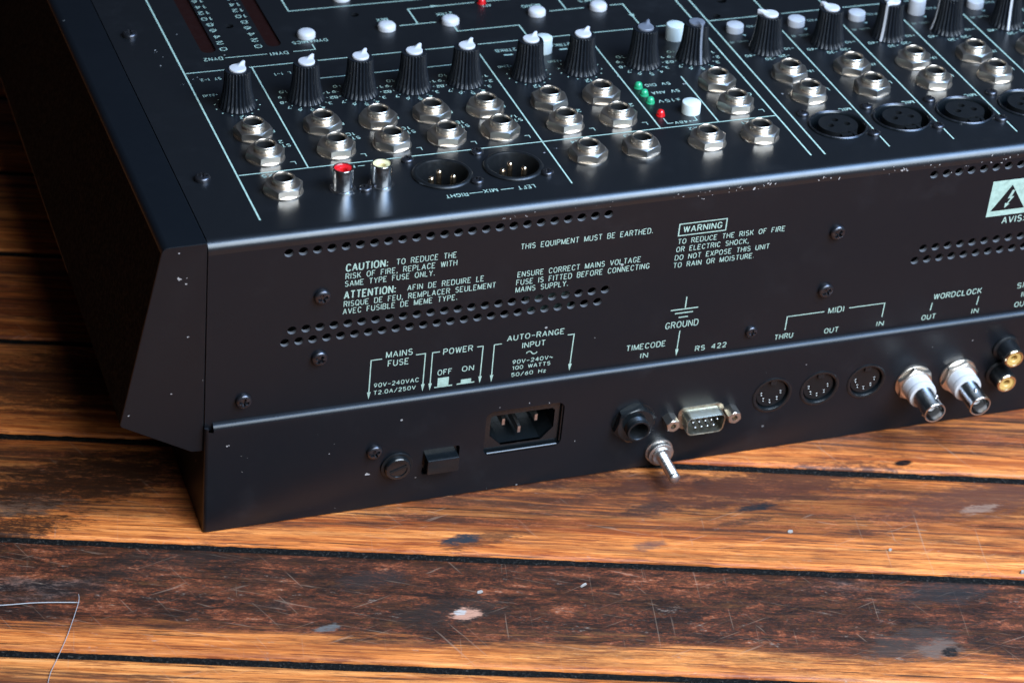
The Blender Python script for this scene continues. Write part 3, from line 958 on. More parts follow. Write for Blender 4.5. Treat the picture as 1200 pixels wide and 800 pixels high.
extra = {
    'GROUND': lambda b: (b.ribbon([(203.1, -55.5), (203.1, -61.2)], .5, .06), b.ribbon([(196.7, -61.7), (208.9, -61.7)], .55, .05), b.ribbon([(198.8, -63.6), (206.9, -63.6)], .55, .05), b.ribbon([(200.7, -65.8), (204.9, -65.8)], .55, .05), b.ribbon([(202.2, -72.8), (202.1, -83)], .45, .05), arrow_tip(b, 202.1, -86.0, -pi / 2)),
    'WARNING': lambda b: b.ribbon([(195.3, -23.9), (195.3, -18.2), (216.0, -18.2), (216.0, -23.9)], .5, .05, closed=True),
    'MAINS': lambda b: (b.ribbon([(72.8, -66.6), (68.2, -66.6), (68.1, -83.5)], .45, .05), arrow_tip(b, 68.1, -86.3, -pi / 2), b.ribbon([(87.0, -66.8), (91.0, -66.8), (90.9, -83)], .45, .05), arrow_tip(b, 90.9, -86.0, -pi / 2)),
    'POWER': lambda b: (b.ribbon([(97.1, -66.9), (94.0, -66.9), (94.0, -83)], .45, .05), arrow_tip(b, 94.0, -86.1, -pi / 2), b.ribbon([(112.9, -67.0), (115.5, -67.0), (115.4, -83)], .45, .05), arrow_tip(b, 115.4, -86.0, -pi / 2),
                        b.ribbon([(95.9, -85.0), (103.6, -85.0)], .6, .05), b.box(97.2, 101.9, -84.7, -80.4, .04, .06), b.ribbon([(105.5, -84.9), (113.1, -84.9)], .6, .05), b.box(107.2, 111.6, -84.6, -82.8, .04, .06)),
    'AUTO-RANGE': lambda b: (b.ribbon([(123.5, -67.1), (120.3, -67.1), (120.4, -83)], .45, .05), arrow_tip(b, 120.4, -86.2, -pi / 2), b.ribbon([(152.0, -67.1), (154.8, -67.1), (154.5, -83)], .45, .05), arrow_tip(b, 154.5, -86.0, -pi / 2)),
    'THRU': lambda b: (b.ribbon([(251.0, -80.2), (251.0, -73.2), (268.1, -73.2)], .45, .05), b.ribbon([(279.6, -73.0), (296.3, -73.0), (296.2, -80.3)], .45, .05)),
    'WORDCLOCK': lambda b: (b.ribbon([(319.4, -76.3), (319.2, -80.5)], .45, .05), b.ribbon([(341.7, -76.3), (341.4, -80.8)], .45, .05)),
}
for blk in blocks:
    if not blk:
        continue
    b = B()
    for s_, x0, x1, z, h, w in blk:
        letters(b, s_, x0 + .2, z + .2, h - .45, x1 - x0 - .4, w * .76 if w else .31)
    if blk[0][0] in extra:
        extra[blk[0][0]](b)
    part('printed_legend', b, 'print', rear_panel, REAR)

# hazard symbol: pale square, dark triangle, pale lightning bolt
b = B()
b.box(336.4, 355.6, -34.3, -16.3, 0.02, 0.05)
b.cur = 1
b.add([(337.9, -31.6, .07), (353.9, -31.6, .07), (346.0, -19.0, .07)], [(0, 1, 2)])
b.cur = 0
b.add([(346.6, -21.6, .09), (345.0, -25.8, .09), (346.4, -25.9, .09), (344.9, -28.6, .09), (345.6, -28.3, .09), (347.9, -25.0, .09), (346.7, -25.0, .09), (347.7, -21.9, .09)], [(0, 1, 2, 6, 7), (2, 3, 4, 5, 6)])
b.add([(344.2, -28.0, .092), (346.4, -28.6, .092), (344.3, -30.6, .092)], [(0, 1, 2)])
part('hazard_symbol', b, ['print', 'paint'], rear_panel, REAR)

# ---- printed legends, top panel
UP = pi                          # lettering faces the operator, upside down from here
b = B()
W = .62
z_ = .05


def ln(pts, w=W, z=None):
    global z_
    z_ = .05 if z_ > .12 else z_ + .011
    b.ribbon(pts, w, z_ if z is None else z)


ln([(23.9, 330), (23.9, 13)], .72)
ln([(24.5, 140.6), (207.8, 140.6)])
ln([(207.8, 140.6), (255.6, 140.3)])
ln([(53.0, 140.2), (53.0, 49.6)])
ln([(151.8, 140.2), (151.8, 49.6)])
ln([(151.8, 48.6), (151.8, 13)])
ln([(203.8, 140.2), (203.8, 49.5)])
ln([(230.0, 92), (230.0, 49.5)])
ln([(256.1, 330), (256.1, 13)], .7)
ln([(262.2, 330), (262.2, 12.5)], .7)
ln([(24.5, 49.3), (255.6, 49.0)])
ln([(74.6, 124.2), (138, 124.2)])
ln([(262.9, 140.6), (XR - 4, 140.6)])
for i, c in enumerate(CH):
    x = c + 14.8
    ln([(x, 124.6), (x, 12.6)])
    ln([(x, 260), (x, 146.5)])
ln([(82.3, 260), (82.3, 190.2), (226, 189.0)])
ln([(134.5, 166.1), (134.5, 181.0), (165.9, 181.4)])
arrow_tip(b, 149.5, 181.35, 0, 4.2, 2.2, .15)
ln([(171.5, 181.4), (250, 181.6)])
ln([(126.1, 165.6), (142.7, 165.6)])
ln([(149.4, 159.8), (149.4, 154.9), (177.9, 154.9), (177.9, 141.2)])
ln([(195.9, 165.5), (212.3, 165.5)])
ln([(204.0, 181.1), (204.0, 166.1)])
ln([(224.8, 165.6), (230.9, 165.6), (230.9, 141.2)])
arrow_tip(b, 230.9, 150.5, -pi / 2, 4.2, 2.6, .15)
ln([(44.2, 151.5), (62.6, 151.2)], .5)
ln([(74.0, 151.1), (83.8, 151.1), (83.8, 156.2)], .5)
part('printed_line', b, 'print', top_panel, TOP)


def top_text(items, mat='print'):
    """(text, x centre, v of the middle of the line, cap height, width, stroke)"""
    bb = B()
    for s_, x, v, h, wd, w in items:
        letters(bb, s_, x + wd / 2, v + h / 2, h - .3, wd, w * .8, UP)
    part('printed_legend', bb, mat, top_panel, TOP)


top_text([('DYN2', 39.0, 151.4, 2.9, 7.9, .42), ('DYN1', 67.6, 150.7, 2.9, 7.8, .42), ('DYNAMICS', 83.6, 159.0, 2.7, 15.4, .42)])
top_text([(str(2 * k), 45.5, 159.8 + 6.08 * k, 3.0, 3.0 if k < 5 else 4.6, .5) for k in range(12)])
top_text([(str(2 * k), 60.7, 159.2 + 6.08 * k, 3.0, 3.0 if k < 5 else 4.6, .5) for k in range(12)])
top_text([('ST 1-2', 33.6, 133.2, 2.3, 8.6, .34), ('+22dB', 29.9, 118.9, 2.0, 6.2, .3)])
top_text([('L 1-1', 64.2, 131.8, 2.3, 7.0, .34)])
top_text([('2TRKB', 164.2, 132.5, 2.7, 9.2, .42), ('+22dB', 158.8, 117.5, 2.0, 6.2, .28)])
top_text([('2TRKA', 189.2, 132.3, 2.7, 9.2, .42), ('+22dB', 181.5, 117.5, 2.0, 6.2, .28)])
b = B()
b.box(161.9, 165.8, 127.5, 128.6, .03, .05)
b.box(187.4, 191.0, 127.5, 128.6, .03, .05)
part('printed_line', b, 'print', top_panel, TOP)
top_text([('MIX', 120.3, 173.0, 2.9, 4.9, .42), ('2TRK', 149.0, 172.8, 2.9, 7.4, .42), ('AFL', 169.9, 176.9, 2.6, 4.6, .4), ('MONO', 189.6, 172.5, 2.9, 8.4, .42), ('PHONES', 218.4, 172.6, 2.9, 12.0, .42)])
top_text([('5V DIG', 217.3, 87.0, 2.6, 11.2, .42), ('5V ANA', 218.1, 79.7, 2.6, 12.4, .42), ('±15V', 216.7, 71.9, 2.6, 9.8, .42)])
top_text([('+48V', 215.3, 52.2, 2.4, 7.4, .4)])
b = B()
b.ribbon([(208.3, 57.4), (208.3, 52.5), (210.9, 52.5)], .45, .05)
b.ribbon([(219.6, 52.5), (221.6, 52.5), (221.6, 55.9)], .45, .05)
part('printed_line', b, 'print', top_panel, TOP)
top_text([('RIGHT', 103.9, 14.1, 2.8, 8.9, .46), ('MIX', 118.1, 14.7, 2.8, 5.6, .46), ('LEFT', 133.0, 14.3, 2.8, 6.9, .46)])
b = B()
b.ribbon([(109.3, 14.6), (114.7, 14.6)], .45, .05)
b.ribbon([(122.4, 14.7), (127.8, 14.7)], .45, .05)
part('printed_line', b, 'print', top_panel, TOP)
top_text([('M', 69.9, 46.2, 2.6, 2.6, .42)])
b = B()
b.ribbon([(72.6, 46.2), (75.4, 46.2)], .4, .05)
part('printed_line', b, 'print', top_panel, TOP)
for x, s_, c2 in ((38.3, '2', 'ST'), (67.5, '1D', 'ST'), (91.0, '1C', 'ST'), (114.2, '1B', 'ST'), (137.4, '1A', 'ST')):
    top_text([(s_, x + 9.6, 72.9, 2.5, 1.7 if len(s_) == 1 else 3.6, .42), (c2, x + 10.9, 69.4, 2.5, 3.7, .42), ('L', x + 9.9, 54.4, 2.6, 1.9, .42), ('R', x + 8.6, 82.5, 2.2, 1.7, .4)])
for x, s_ in ((165.7, '2'), (189.1, '2')):
    top_text([(s_, x + 10.2, 71.6, 2.5, 1.9, .42), ('L', x + 9.9, 54.4, 2.6, 1.9, .42)])
top_text([('C/R', 250.6, 69.8, 2.5, 5.6, .42), ('L', 251.6, 54.3, 2.6, 1.9, .42)])
for x, s_ in ((165.7, 'AUX4'), (189.0, 'AUX3'), (218.0, 'AUX2'), (241.7, 'AUX1')):
    top_text([(s_, x + 1.6, 45.9, 2.4, 8.4, .42)])
top_text([('AUX5', 38.2, 46.5, 2.4, 9.6, .42)])
for c in CH:
    top_text([('MIC', c + 10.4, 47.5, 2.6, 5.2, .46), ('IN', c + 10.5, 84.3, 2.5, 3.2, .42), ('L', c + 10.4, 66.5, 2.6, 2.2, .42)])
    top_text([('-40', c - 9.0, 104.0, 2.3, 4.6, .4), ('-30', c - 1.4, 99.2, 2.3, 4.8, .4), ('-20', c + 5.6, 100.6, 2.3, 4.8, .4), ('-10', c + 10.6, 106.9, 2.2, 4.6, .36)])
    top_text([('PAD', c + 3.0, 131.3, 2.2, 4.6, .36), ('SENS dB', c - 8.6, 117.9, 1.9, 8.4, .3)], 'print_faint')
    b = B()
    arrow_tip(b, c - 3.6, 122.5, -pi / 2, 1.8, 2.0, .05)
    part('printed_line', b, 'print', top_panel, TOP)


def knob_scale(x, v):
    bb = B()
    for k in range(11):
        a_ = radians(-90 - (k - 5) * 27)
        bb.ribbon([(x + 8.6 * cos(a_), v + 8.6 * sin(a_)), (x + 9.3 * cos(a_), v + 9.3 * sin(a_))], .3, .05)
        letters(bb, str(k), x + 10.9 * cos(a_) + .8 + (.9 if k == 10 else 0), v + 10.9 * sin(a_) + .9, 1.9, 1.5 if k < 10 else 3.2, .34, UP)
    part('printed_scale', bb, 'print', top_panel, TOP)


def knob_dots(x, v):
    bb = B()
    for k in range(11):
        a_ = radians(-90 - (k - 5) * 27)
        bb.prism(circ(x + 9.3 * cos(a_), v + 9.3 * sin(a_), .36, 8), .04, .06)
    letters(bb, '12', x + 1.5, v - 9.9, 2.0, 3.0, .36, UP)
    part('printed_scale', bb, 'print', top_panel, TOP)


# ---- knobs
def knob_mesh():
    H = 17.0
    prof = [(5.25, H - 0.9), (5.45, H - 0.5)]
    prof = []
    for i in range(13):
        t = i / 12
        z = 0.25 + (H - 1.0) * t
        r = 5.45 + 0.55 * (1 - t) + 1.85 * (1 - t) ** 2.6
        prof.append((r, z))
    b = B()
    seg = 144
    nr = 24

    def rf(r, z, a):
        g = (0.5 + 0.5 * cos(a * nr)) ** 1.3
        return r * (1 - 0.115 * g)
    full = [(7.6, 0.05)] + prof
    b.lathe(full, seg, rfun=lambda r, z, a: rf(r, z, a) if z > 1.0 else r)
    top = [(5.40, H - 0.75), (5.15, H - 0.35), (4.6, H - 0.25), (4.1, H - 0.3), (0.0, H - 0.3)]
    b.lathe(top, seg, rfun=lambda r, z, a: rf(r, z, a) if r > 5.2 else r)
    return b.mesh('knob', 'knob', 40)


def cap_mesh(mat):
    H = 17.0
    b = B()
    # tear-drop cap: round disc running out to a pointer at +x
    out = []
    for k in range(25):
        a_ = radians(44 + (316 - 44) * k / 24)
        out.append((3.55 * cos(a_), 3.55 * sin(a_)))
    tip = [(3.5, -1.35), (4.5, -0.85), (5.5, -0.6), (5.75, -0.3), (5.75, 0.3), (5.5, 0.6), (4.5, 0.85), (3.5, 1.35)]
    poly = out + tip
    n = len(poly)
    lv = [(1.0, H - 0.35), (1.0, H + 0.25), (0.93, H + 0.55), (0.6, H + 0.7)]
    vs = [(x * k, y * k, z + (max(0, x - 2.6) * 0.3 if z > H else 0)) for k, z in lv for x, y in poly] + [(0, 0, H + 0.75)]
    fs = [(i * n + j, i * n + (j + 1) % n, (i + 1) * n + (j + 1) % n, (i + 1) * n + j) for i in range(3) for j in range(n)]
    fs += [(3 * n + j, 3 * n + (j + 1) % n, 4 * n) for j in range(n)]
    b.add(vs, fs)
    # stripe down the flank
    pts = []
    for i in range(13):
        t = 1 - i / 12
        z = 0.3 + (H - 0.9) * t
        r = 5.45 + 0.55 * (1 - t) + 1.85 * (1 - t) ** 2.6
        pts.append((r + 0.16, z))
    pts = [(5.3, H + 0.35)] + pts
    vs, fs = [], []
    for r, z in pts:
        vs += [(r - 0.9, -0.5, z), (r, -0.5, z), (r, 0.5, z), (r - 0.9, 0.5, z)]
    for i in range(len(pts) - 1):
        o = i * 4
        fs += [(o + 1, o + 2, o + 6, o + 5), (o, o + 1, o + 5, o + 4), (o + 2, o + 3, o + 7, o + 6)]
    fs += [(0, 3, 2, 1), (len(pts) * 4 - 4, len(pts) * 4 - 3, len(pts) * 4 - 2, len(pts) * 4 - 1)]
    b.add(vs, fs)
    return b.mesh('pointer_cap', mat, 35)


KM = knob_mesh()
CAPM = {'white': cap_mesh('white'), 'grey': cap_mesh('grey')}
A45 = radians(50)
KN = [(38.6, 'dots', 'white', A45), (67.8, 'num', 'white', A45), (91.1, 'num', 'white', A45), (114.4, 'num', 'white', A45), (137.6, 'num', 'white', A45),
      (166.2, 'dots', 'white', A45), (189.7, 'dots', 'white', A45), (218.4, 'num', 'grey', radians(58)), (242.1, 'num', 'grey', radians(-82))]
KN += [(CH[0] + .5, None, 'white', math.atan2(.53, -.85)), (CH[1] + .3, None, 'white', math.atan2(.77, -.63)), (CH[2] + .5, None, 'white', math.atan2(-.7, -.7)), (CH[3] + .3, None, 'white', math.atan2(.15, -.98)), (CH[4] + .3, None, 'white', math.atan2(-.9, -.4)), (CH[5] + .3, None, 'white', math.atan2(.3, -.9))]
for i, (x, kind, cm, ang) in enumerate(KN):
    v = 107.8 if i < 9 else 108.6 + (0.6 if i > 10 else 0)
    mu = TOP @ T(x, v) @ RZ(ang + random.uniform(-.1, .1))
    k_ = link('knob', KM, mu, root)
    c_ = link('pointer_cap', CAPM[cm], mu, k_)
    if cm == 'grey':
        tag(k_, 'black ribbed knob with a grey pointer cap')
    if kind == 'num':
        knob_scale(x, v)
    elif kind == 'dots':
        knob_dots(x, v)


# ---- quarter-inch jack sockets
def hex_nut(ap, h, cham, rot=0.0, hole=0.0, seg=72):
    """hex nut with a chamfered top; ap = half width across flats"""
    b = B()

    def hexr(a):
        a = (a + pi / 6) % (pi / 3) - pi / 6
        return ap / cos(a)
    rings = [[], [], [], []]
    for k in range(seg):
        a = 2 * pi * k / seg + rot
        r = hexr(2 * pi * k / seg)
        d = (r - ap * 0.985)
        rings[0].append((r * cos(a), r * sin(a), 0))
        rings[1].append((r * cos(a), r * sin(a), h - d * cham - 0.12))
        rc = ap * 0.975
        rings[2].append((rc * cos(a), rc * sin(a), h))
        rings[3].append((hole * cos(a), hole * sin(a), h))
    vs = [p for r_ in rings for p in r_]
    fs = [(i * seg + k, i * seg + (k + 1) % seg, (i + 1) * seg + (k + 1) % seg, (i + 1) * seg + k) for i in range(3) for k in range(seg)]
    b.add(vs, fs)
    return b


def threaded(r, z0, z1, pitch, depth, lead=0.4):
    prof = [(r, z0)]
    z = z0
    while z + pitch < z1 - lead:
        prof += [(r - depth, z + pitch * 0.5), (r, z + pitch)]
        z += pitch
    return prof + [(r, z1 - lead)]


def jack_parts():
    b = B()
    prof = threaded(4.65, 0.3, 6.5, 0.8, 0.16, 0.9)
    prof += [(4.65, 6.3), (4.45, 6.5), (3.95, 6.5), (3.8, 6.3), (3.8, 5.2)]
    b.lathe(prof, 48)
    b.cur = 1
    b.lathe([(3.8, 5.2), (3.7, 0.8), (0, 0.8)], 40)
    b.cur = 0
    b.box(-2.9, -2.2, -1.1, 1.1, 0.9, 4.6)
    barrel = b.mesh('jack_socket', ['nickel', 'inside'], 40)
    nut = hex_nut(7.0, 3.3, 0.45, 0, 4.5).mesh('hex_nut', 'nickel', 24)
    w = B()
    w.lathe([(4.2, 0.02), (8.0, 0.02), (8.05, 0.25), (7.9, 0.55), (4.2, 0.55)], 56)
    return barrel, nut, w.mesh('washer', 'nickel', 40)


JB, JN, JW = jack_parts()
JR = (12, 33, 4, 30, 22, 48, 5, 17, 27, 10, 52, 36, 15, 24, 33, 8, 55, 30, 20, 10, 26, 45, 35, 3, 50, 31, 18, 56, 32, 8, 23, 28, 58, 34)
JACK = [(38.3, 81.4), (38.3, 61.5), (67.5, 81.2), (67.5, 60.6), (91.0, 80.9), (91.0, 60.9), (114.2, 81.1), (114.2, 60.5), (137.4, 80.9), (137.4, 60.7),
        (165.7, 80.7), (165.7, 60.6), (189.1, 81.2), (189.1, 60.6), (38.2, 33.3), (165.7, 33.3), (189.0, 33.5), (218.0, 33.3), (241.7, 33.3), (242.0, 81.3), (242.0, 60.7)]
for c in CH:
    JACK += [(c - .3, 82.1), (c - .1, 62.1)]
JACK = [(x + .2, v, r_) for (x, v), r_ in zip(JACK, JR)]
for x, v, rot in JACK:
    mu = TOP @ T(x, v)
    j = link('jack_socket', JB, mu @ RZ(radians(rot * 3)), root)
    link('hex_nut', JN, mu @ T(0, 0, 0.56) @ RZ(radians(rot)), j)
    link('washer', JW, mu, j)


# ---- screws
def screw_mesh(r, h, cross=True):
    b = B()
    seg, rings = 64, 16
    vs = [(0, 0, h)]
    fs = []
    for i in range(1, rings + 1):
        q = i / rings
        for k in range(seg):
            a = 2 * pi * k / seg
            x, y = r * q * cos(a), r * q * sin(a)
            z = h * (0.45 + 0.55 * sqrt(max(0, 1 - q ** 2.6)))
            ax, ay = abs(x), abs(y)
            if min(ax, ay) < 0.17 * r and max(ax, ay) < 0.58 * r:
                z -= 0.55 * h
            vs.append((x, y, z))
    vs += [(r * 1.0 * cos(2 * pi * k / seg), r * 1.0 * sin(2 * pi * k / seg), 0) for k in range(seg)]
    vs[0] = (0, 0, h * 0.45)
    fs = [(0, 1 + k, 1 + (k + 1) % seg) for k in range(seg)]
    fs += [(1 + i * seg + k, 1 + i * seg + (k + 1) % seg, 1 + (i + 1) * seg + (k + 1) % seg, 1 + (i + 1) * seg + k) for i in range(rings) for k in range(seg)]
    b.add(vs, fs)
    return b.mesh('screw', 'screw', 30)


SBIG = screw_mesh(3.3, 2.2)
SSML = screw_mesh(2.65, 1.7)
for x, z in ((46.3, -31.4), (46.4, -61.5), (15.9, -78.0), (267.1, -31.9), (266.5, -61.5), (235.1, -78.4)):
    o = link('screw', SBIG if x != 235.1 else SSML, REAR @ T(x, z, 0.01) @ RZ(random.uniform(0, 1.5)), root)
link('screw', SBIG, LOW @ T(70.4, -110.3, 0.01) @ RZ(0.4), root)
for x, v in ((9.4, 181.0), (9.9, 49.5)):
    link('screw', SBIG, TOP @ T(x, v, 0.01) @ RZ(random.uniform(0, 1.5)), root)
for x, v in [(70.1, 27.0), (93.2, 46.1), (122.7, 46.0), (115.3, 22.9), (144.8, 23.2)]:
    link('screw', SSML, TOP @ T(x, v, 0.01) @ RZ(random.uniform(0, 1.5)), root)
for c in CH:
    link('screw', SSML, TOP @ T(c - 9.2, 47.3, 0.01) @ RZ(random.uniform(0, 1.5)), root)
    link('screw', SSML, TOP @ T(c + 13.2, 24.2, 0.01) @ RZ(random.uniform(0, 1.5)), root)

# ---- XLR output sockets
xm = None
for x, v in XLR_M:
    if xm is None:
        b = B()
        b.lathe([(12.1, 0), (12.3, 0.5), (11.9, 1.1), (11.1, 1.3), (10.5, 1.1), (10.2, 0.4), (10.0, -11), (0, -11)], 64)
        b.box(-1.2, 1.2, -10.2, -8.7, -8, -0.2)
        xm = part('xlr_output_socket', b, 'plastic', root, TOP @ T(x, v), 45)
        b = B()
        b.lathe([(1.25, 0), (1.25, 10.0), (1.1, 10.7), (0.7, 11.2), (0, 11.4)], 20)
        pm = b.mesh('contact_pin', 'pin_gold', 60)
        for px, py in ((-.2, 3.6), (-5.0, -1.1), (4.3, -1.2)):
            link('contact_pin', pm, TOP @ T(x + px, v + py, -10.9), xm)
    else:
        copy_part(xm, TOP @ T(x, v), root)

# ---- XLR microphone sockets
xf = None
for x, v in XLR_F:
    if xf is None:
        b = B()
        b.lathe([(12.6, 0), (12.7, 0.4), (12.35, 0.75), (11.9, 0.8), (11.5, 0.55), (11.2, 0.0), (11.2, -9), (0, -9)], 64)
        xf = part('microphone_socket', b, 'gloss', root, TOP @ T(x, v), 45)
        b = B()
        hp = ((0, 3.5), (-3.7, -0.6), (3.7, -0.6))
        plug = []
        for k in range(64):
            a = 2 * pi * k / 64
            r = 8.3
            if abs((a - 3 * pi / 2 + pi) % (2 * pi) - pi) < 0.22:
                r = 7.1
            plug.append((r * cos(a), r * sin(a)))
        vs, fs = sheet(plug, [circ(px, py, 1.5, 16) for px, py in hp], -2.5, 0.9)
        b.add(vs, fs)
        b.lathe([(8.29, -9), (8.29, -2.4)], 48)
        b.disc(7.9, -2.4)
        b.box(-2.3, 2.3, -9.7, -8.0, -9, 0.5)
        b.box(3.3, 4.7, -9.6, -7.2, -9, 0.2)
        o = part('socket_insert', b, 'plastic', xf, TOP @ T(x, v), 40)
        b = B()
        b.lathe([(11.75, 0.5), (11.85, 0.85), (12.1, 1.0), (12.4, 0.85), (12.5, 0.4)], 64)
        part('socket_rim', b, 'screw', xf, TOP @ T(x, v), 60)
        b = B()
        b.prism([(-9.4, -6.2), (-7.8, -7.9), (-6.6, -7.6), (-8.4, -5.6)], -8, 0.3)
        part('latch', b, 'steel', xf, TOP @ T(x + 17.6, v - 2.6), 40)
    else:
        copy_part(xf, TOP @ T(x, v), root)


# ---- RCA sockets on the top panel
def rca(mu, mat, name, shell, r=4.3, h=9.6):
    b = B()
    b.lathe([(r + 1.0, 0), (r + 1.0, 0.5), (r + 0.1, 0.7), (r, 1.0), (r, h - 0.5), (r - 0.25, h), (r - 0.75, h), (r - 0.8, h - 0.6)], 48)
    o = part(name, b, shell, root, mu, 40)
    b = B()
    b.lathe([(r - 0.8, h - 0.9), (r - 0.8, h - 0.45), (2.1, h - 0.45), (1.55, h - 0.9), (1.5, 1.0), (0, 1.0)], 40)
    part('insert', b, mat, o, mu, 40)
    return o


tag(rca(TOP @ T(61.6, 29.6), 'rca_red', 'phono_socket', 'chrome'), 'chrome phono socket with a red insert')
tag(rca(TOP @ T(77.4, 29.6), 'rca_white', 'phono_socket', 'chrome'), 'chrome phono socket with a cream insert')


# ---- push buttons and lamps
def button(x, v, h, r, mat, dome):
    b = B()
    prof = [(r, 0.02), (r, h - (1.6 if dome else 0.6))]
    if dome:
        prof += [(r * 0.96, h - 1.0), (r * 0.84, h - 0.45), (r * 0.6, h - 0.12), (0, h)]
    else:
        prof += [(r * 0.97, h - 0.2), (r * 0.9, h), (0, h + 0.02)]
    b.lathe(prof, 40)
    return part('push_button', b, mat, root, TOP @ T(x, v), 50)


for x, v in ((83.4, 164.4), (119.7, 164.1), (148.9, 164.0), (189.4, 164.2), (218.4, 163.8), (108.5, 197.5)):
    button(x, v, 3.0, 4.0, 'white', True)
button(179.7, 128.1, 7.0, 3.9, 'cream', False)
button(240.9, 127.7, 7.0, 4.0, 'cream', False)
button(221.7, 60.2, 5.0, 4.0, 'cream', False)
for i, c in enumerate(CH):
    button(c - 6.4 + (.2 * i), 128.8, 7.2 if i == 3 else 3.4, 3.9, 'white', False)


def led(x, v, mat, label):
    b = B()
    b.lathe([(1.95, 0.02), (1.95, 0.5), (1.65, 0.6), (1.7, 1.2), (1.58, 1.9), (1.2, 2.5), (0.62, 2.85), (0, 2.95)], 28)
    tag(part('indicator_lamp', b, mat, root, TOP @ T(x, v), 60), label)


for v in (86.0, 79.0, 71.9):
    led(208.0, v, 'led_green', 'green indicator lamp')
led(208.0, 60.0, 'led_red', 'red indicator lamp')
led(168.7, 179.9, 'led_red', 'red indicator lamp')

for x0 in (39.0, 67.8):
    b = B()
    b.add([(x0 - 3.6, 157.2, -0.9), (x0 + 3.6, 157.2, -0.9), (x0 + 3.6, 331, -0.9), (x0 - 3.6, 331, -0.9)], [(0, 1, 2, 3)])
    part('meter_window', b, 'meter', root, TOP)

# ---- lower panel: fuse holder
b = B()
cap = [p for p in circ(0, 0, 6.9, 48) if p[1] > -5.9]
b.prism(cap, 0.01, 1.0)
fh = part('fuse_holder', b, 'plastic', root, LOW @ T(80.5, -119.6), bevel=0.25)
b = B()
b.lathe([(5.6, 0.9), (5.5, 2.6), (5.1, 3.0), (3.9, 3.0), (3.8, 2.6), (0, 2.6)], 48)
a_ = radians(20)
b.box(-3.9, 3.9, -0.55, 0.55, 2.5, 2.95, RZ(a_))
b.cur = 1
b.box(-3.6, 3.6, -0.28, 0.28, 2.9, 2.97, RZ(a_))
part('fuse_cap', b, ['gloss', 'inside'], fh, LOW @ T(80.5, -119.6), 35)

# ---- power switch
b = B()
b.box(92.8, 106.6, -124.2, -116.8, -3, 3.9)
b.box(91.7, 107.5, -126.5, -113.7, -4, -2.2)
part('power_switch', b, 'gloss', root, LOW, bevel=0.5)

# ---- mains inlet
b = B()
cav = [(122.0, -102.4), (148.0, -102.4), (149.2, -103.6), (149.2, -112.6), (144.0, -118.4), (126.4, -118.4), (121.0, -112.6), (121.0, -103.4)]
vs, fs = sheet(rrect(117.4, 153.4, -122.4, -97.6, 3.8), [cav], -3.4, -2.0)
b.add(vs, fs)
n = len(cav)
b.add([(x, z, -2.1) for x, z in cav] + [(x, z, -17) for x, z in cav], [(i, (i + 1) % n, n + (i + 1) % n, n + i) for i in range(n)] + [tuple(range(n, 2 * n))])
# raised lip along the lower edge
b.tube([(119.8, -120.95, -0.6), (150.8, -120.95, -0.6)], 0.62, 12)
b.tube([(152.0, -119.5, -0.9), (152.0, -100.5, -0.9)], 0.4, 10)
inlet = part('mains_inlet', b, 'gloss', root, LOW, bevel=0.3)
b = B()
b.box(-0.75, 0.75, -2.0, 2.0, 0, 11.5, top=0.8)
pm = b.mesh('blade_pin', 'steel', 30)
for x, z in ((128.0, -109.0), (142.4, -109.0), (135.3, -114.2)):
    link('blade_pin', pm, LOW @ T(x, z, -16.8), inlet)

# ---- timecode jack, black plastic
tj = LOW @ T(184.5, -114.2)
b = hex_nut(8.3, 3.6, 0.55, radians(-14), 5.0)
b.lathe([(9.6, 0.02), (9.6, 0.3), (8, 0.35)], 48)
tjo = part('timecode_socket', b, 'gloss', root, tj, 24)
b = B()
b.lathe(threaded(5.2, 3.5, 7.4, 0.9, 0.25, 0.9) + [(5.0, 7.4), (4.3, 7.4), (4.0, 7.0), (4.0, -6), (0, -6)], 48)
part('socket_barrel', b, 'plastic', tjo, tj, 40)

# ---- earth stud
st = LOW @ T(198.2, -132.4)
b = B()
b.lathe([(2.2, 0.02), (6.2, 0.02), (6.2, 1.0), (5.9, 1.15), (5.4, 1.2), (5.4, 1.3), (5.5, 1.9), (5.3, 2.5), (4.6, 2.6), (4.6, 2.7), (5.6, 2.75), (5.65, 3.5), (5.4, 3.7), (2.2, 3.7)], 56)
sto = part('earth_stud', b, 'steel', root, st, 40)
b = B()
b.lathe([(2.0, 0), (4.3, 3.7), (4.3, 4.6), (4.1, 4.8), (2.0, 4.8)], 48)
part('stud_nut', b, 'steel', sto, st, 40)
b = B()
b.lathe(threaded(2.5, 3.0, 20.6, 1.0, 0.4, 0.9) + [(1.6, 20.6), (0, 20.6)], 32)
part('threaded_rod', b, 'steel', sto, st, 60)

# ---- nine-pin serial connector
ds = LOW @ T(215.4, -116.6)


def dshape(w1, w2, h, r):
    pts = [(w1 / 2, h / 2), (-w1 / 2, h / 2), (-w2 / 2, -h / 2), (w2 / 2, -h / 2)]
    out = []
    for i in range(4):
        p, a, c = Vector(pts[i]), Vector(pts[i - 1]), Vector(pts[(i + 1) % 4])
        d0, d1 = (a - p).normalized(), (c - p).normalized()
        ang = d0.angle(d1)
        tl = r / math.tan(ang / 2)
        p0, p1 = p + d0 * tl, p + d1 * tl
        cen = p + (d0 + d1).normalized() * (r / sin(ang / 2))
        a0, a1 = math.atan2(*(p0 - cen).yx), math.atan2(*(p1 - cen).yx)
        dl = (a1 - a0 + pi) % (2 * pi) - pi
        for k in range(7):
            t = a0 + dl * k / 6
            out.append((cen.x + r * cos(t), cen.y + r * sin(t)))
    return out


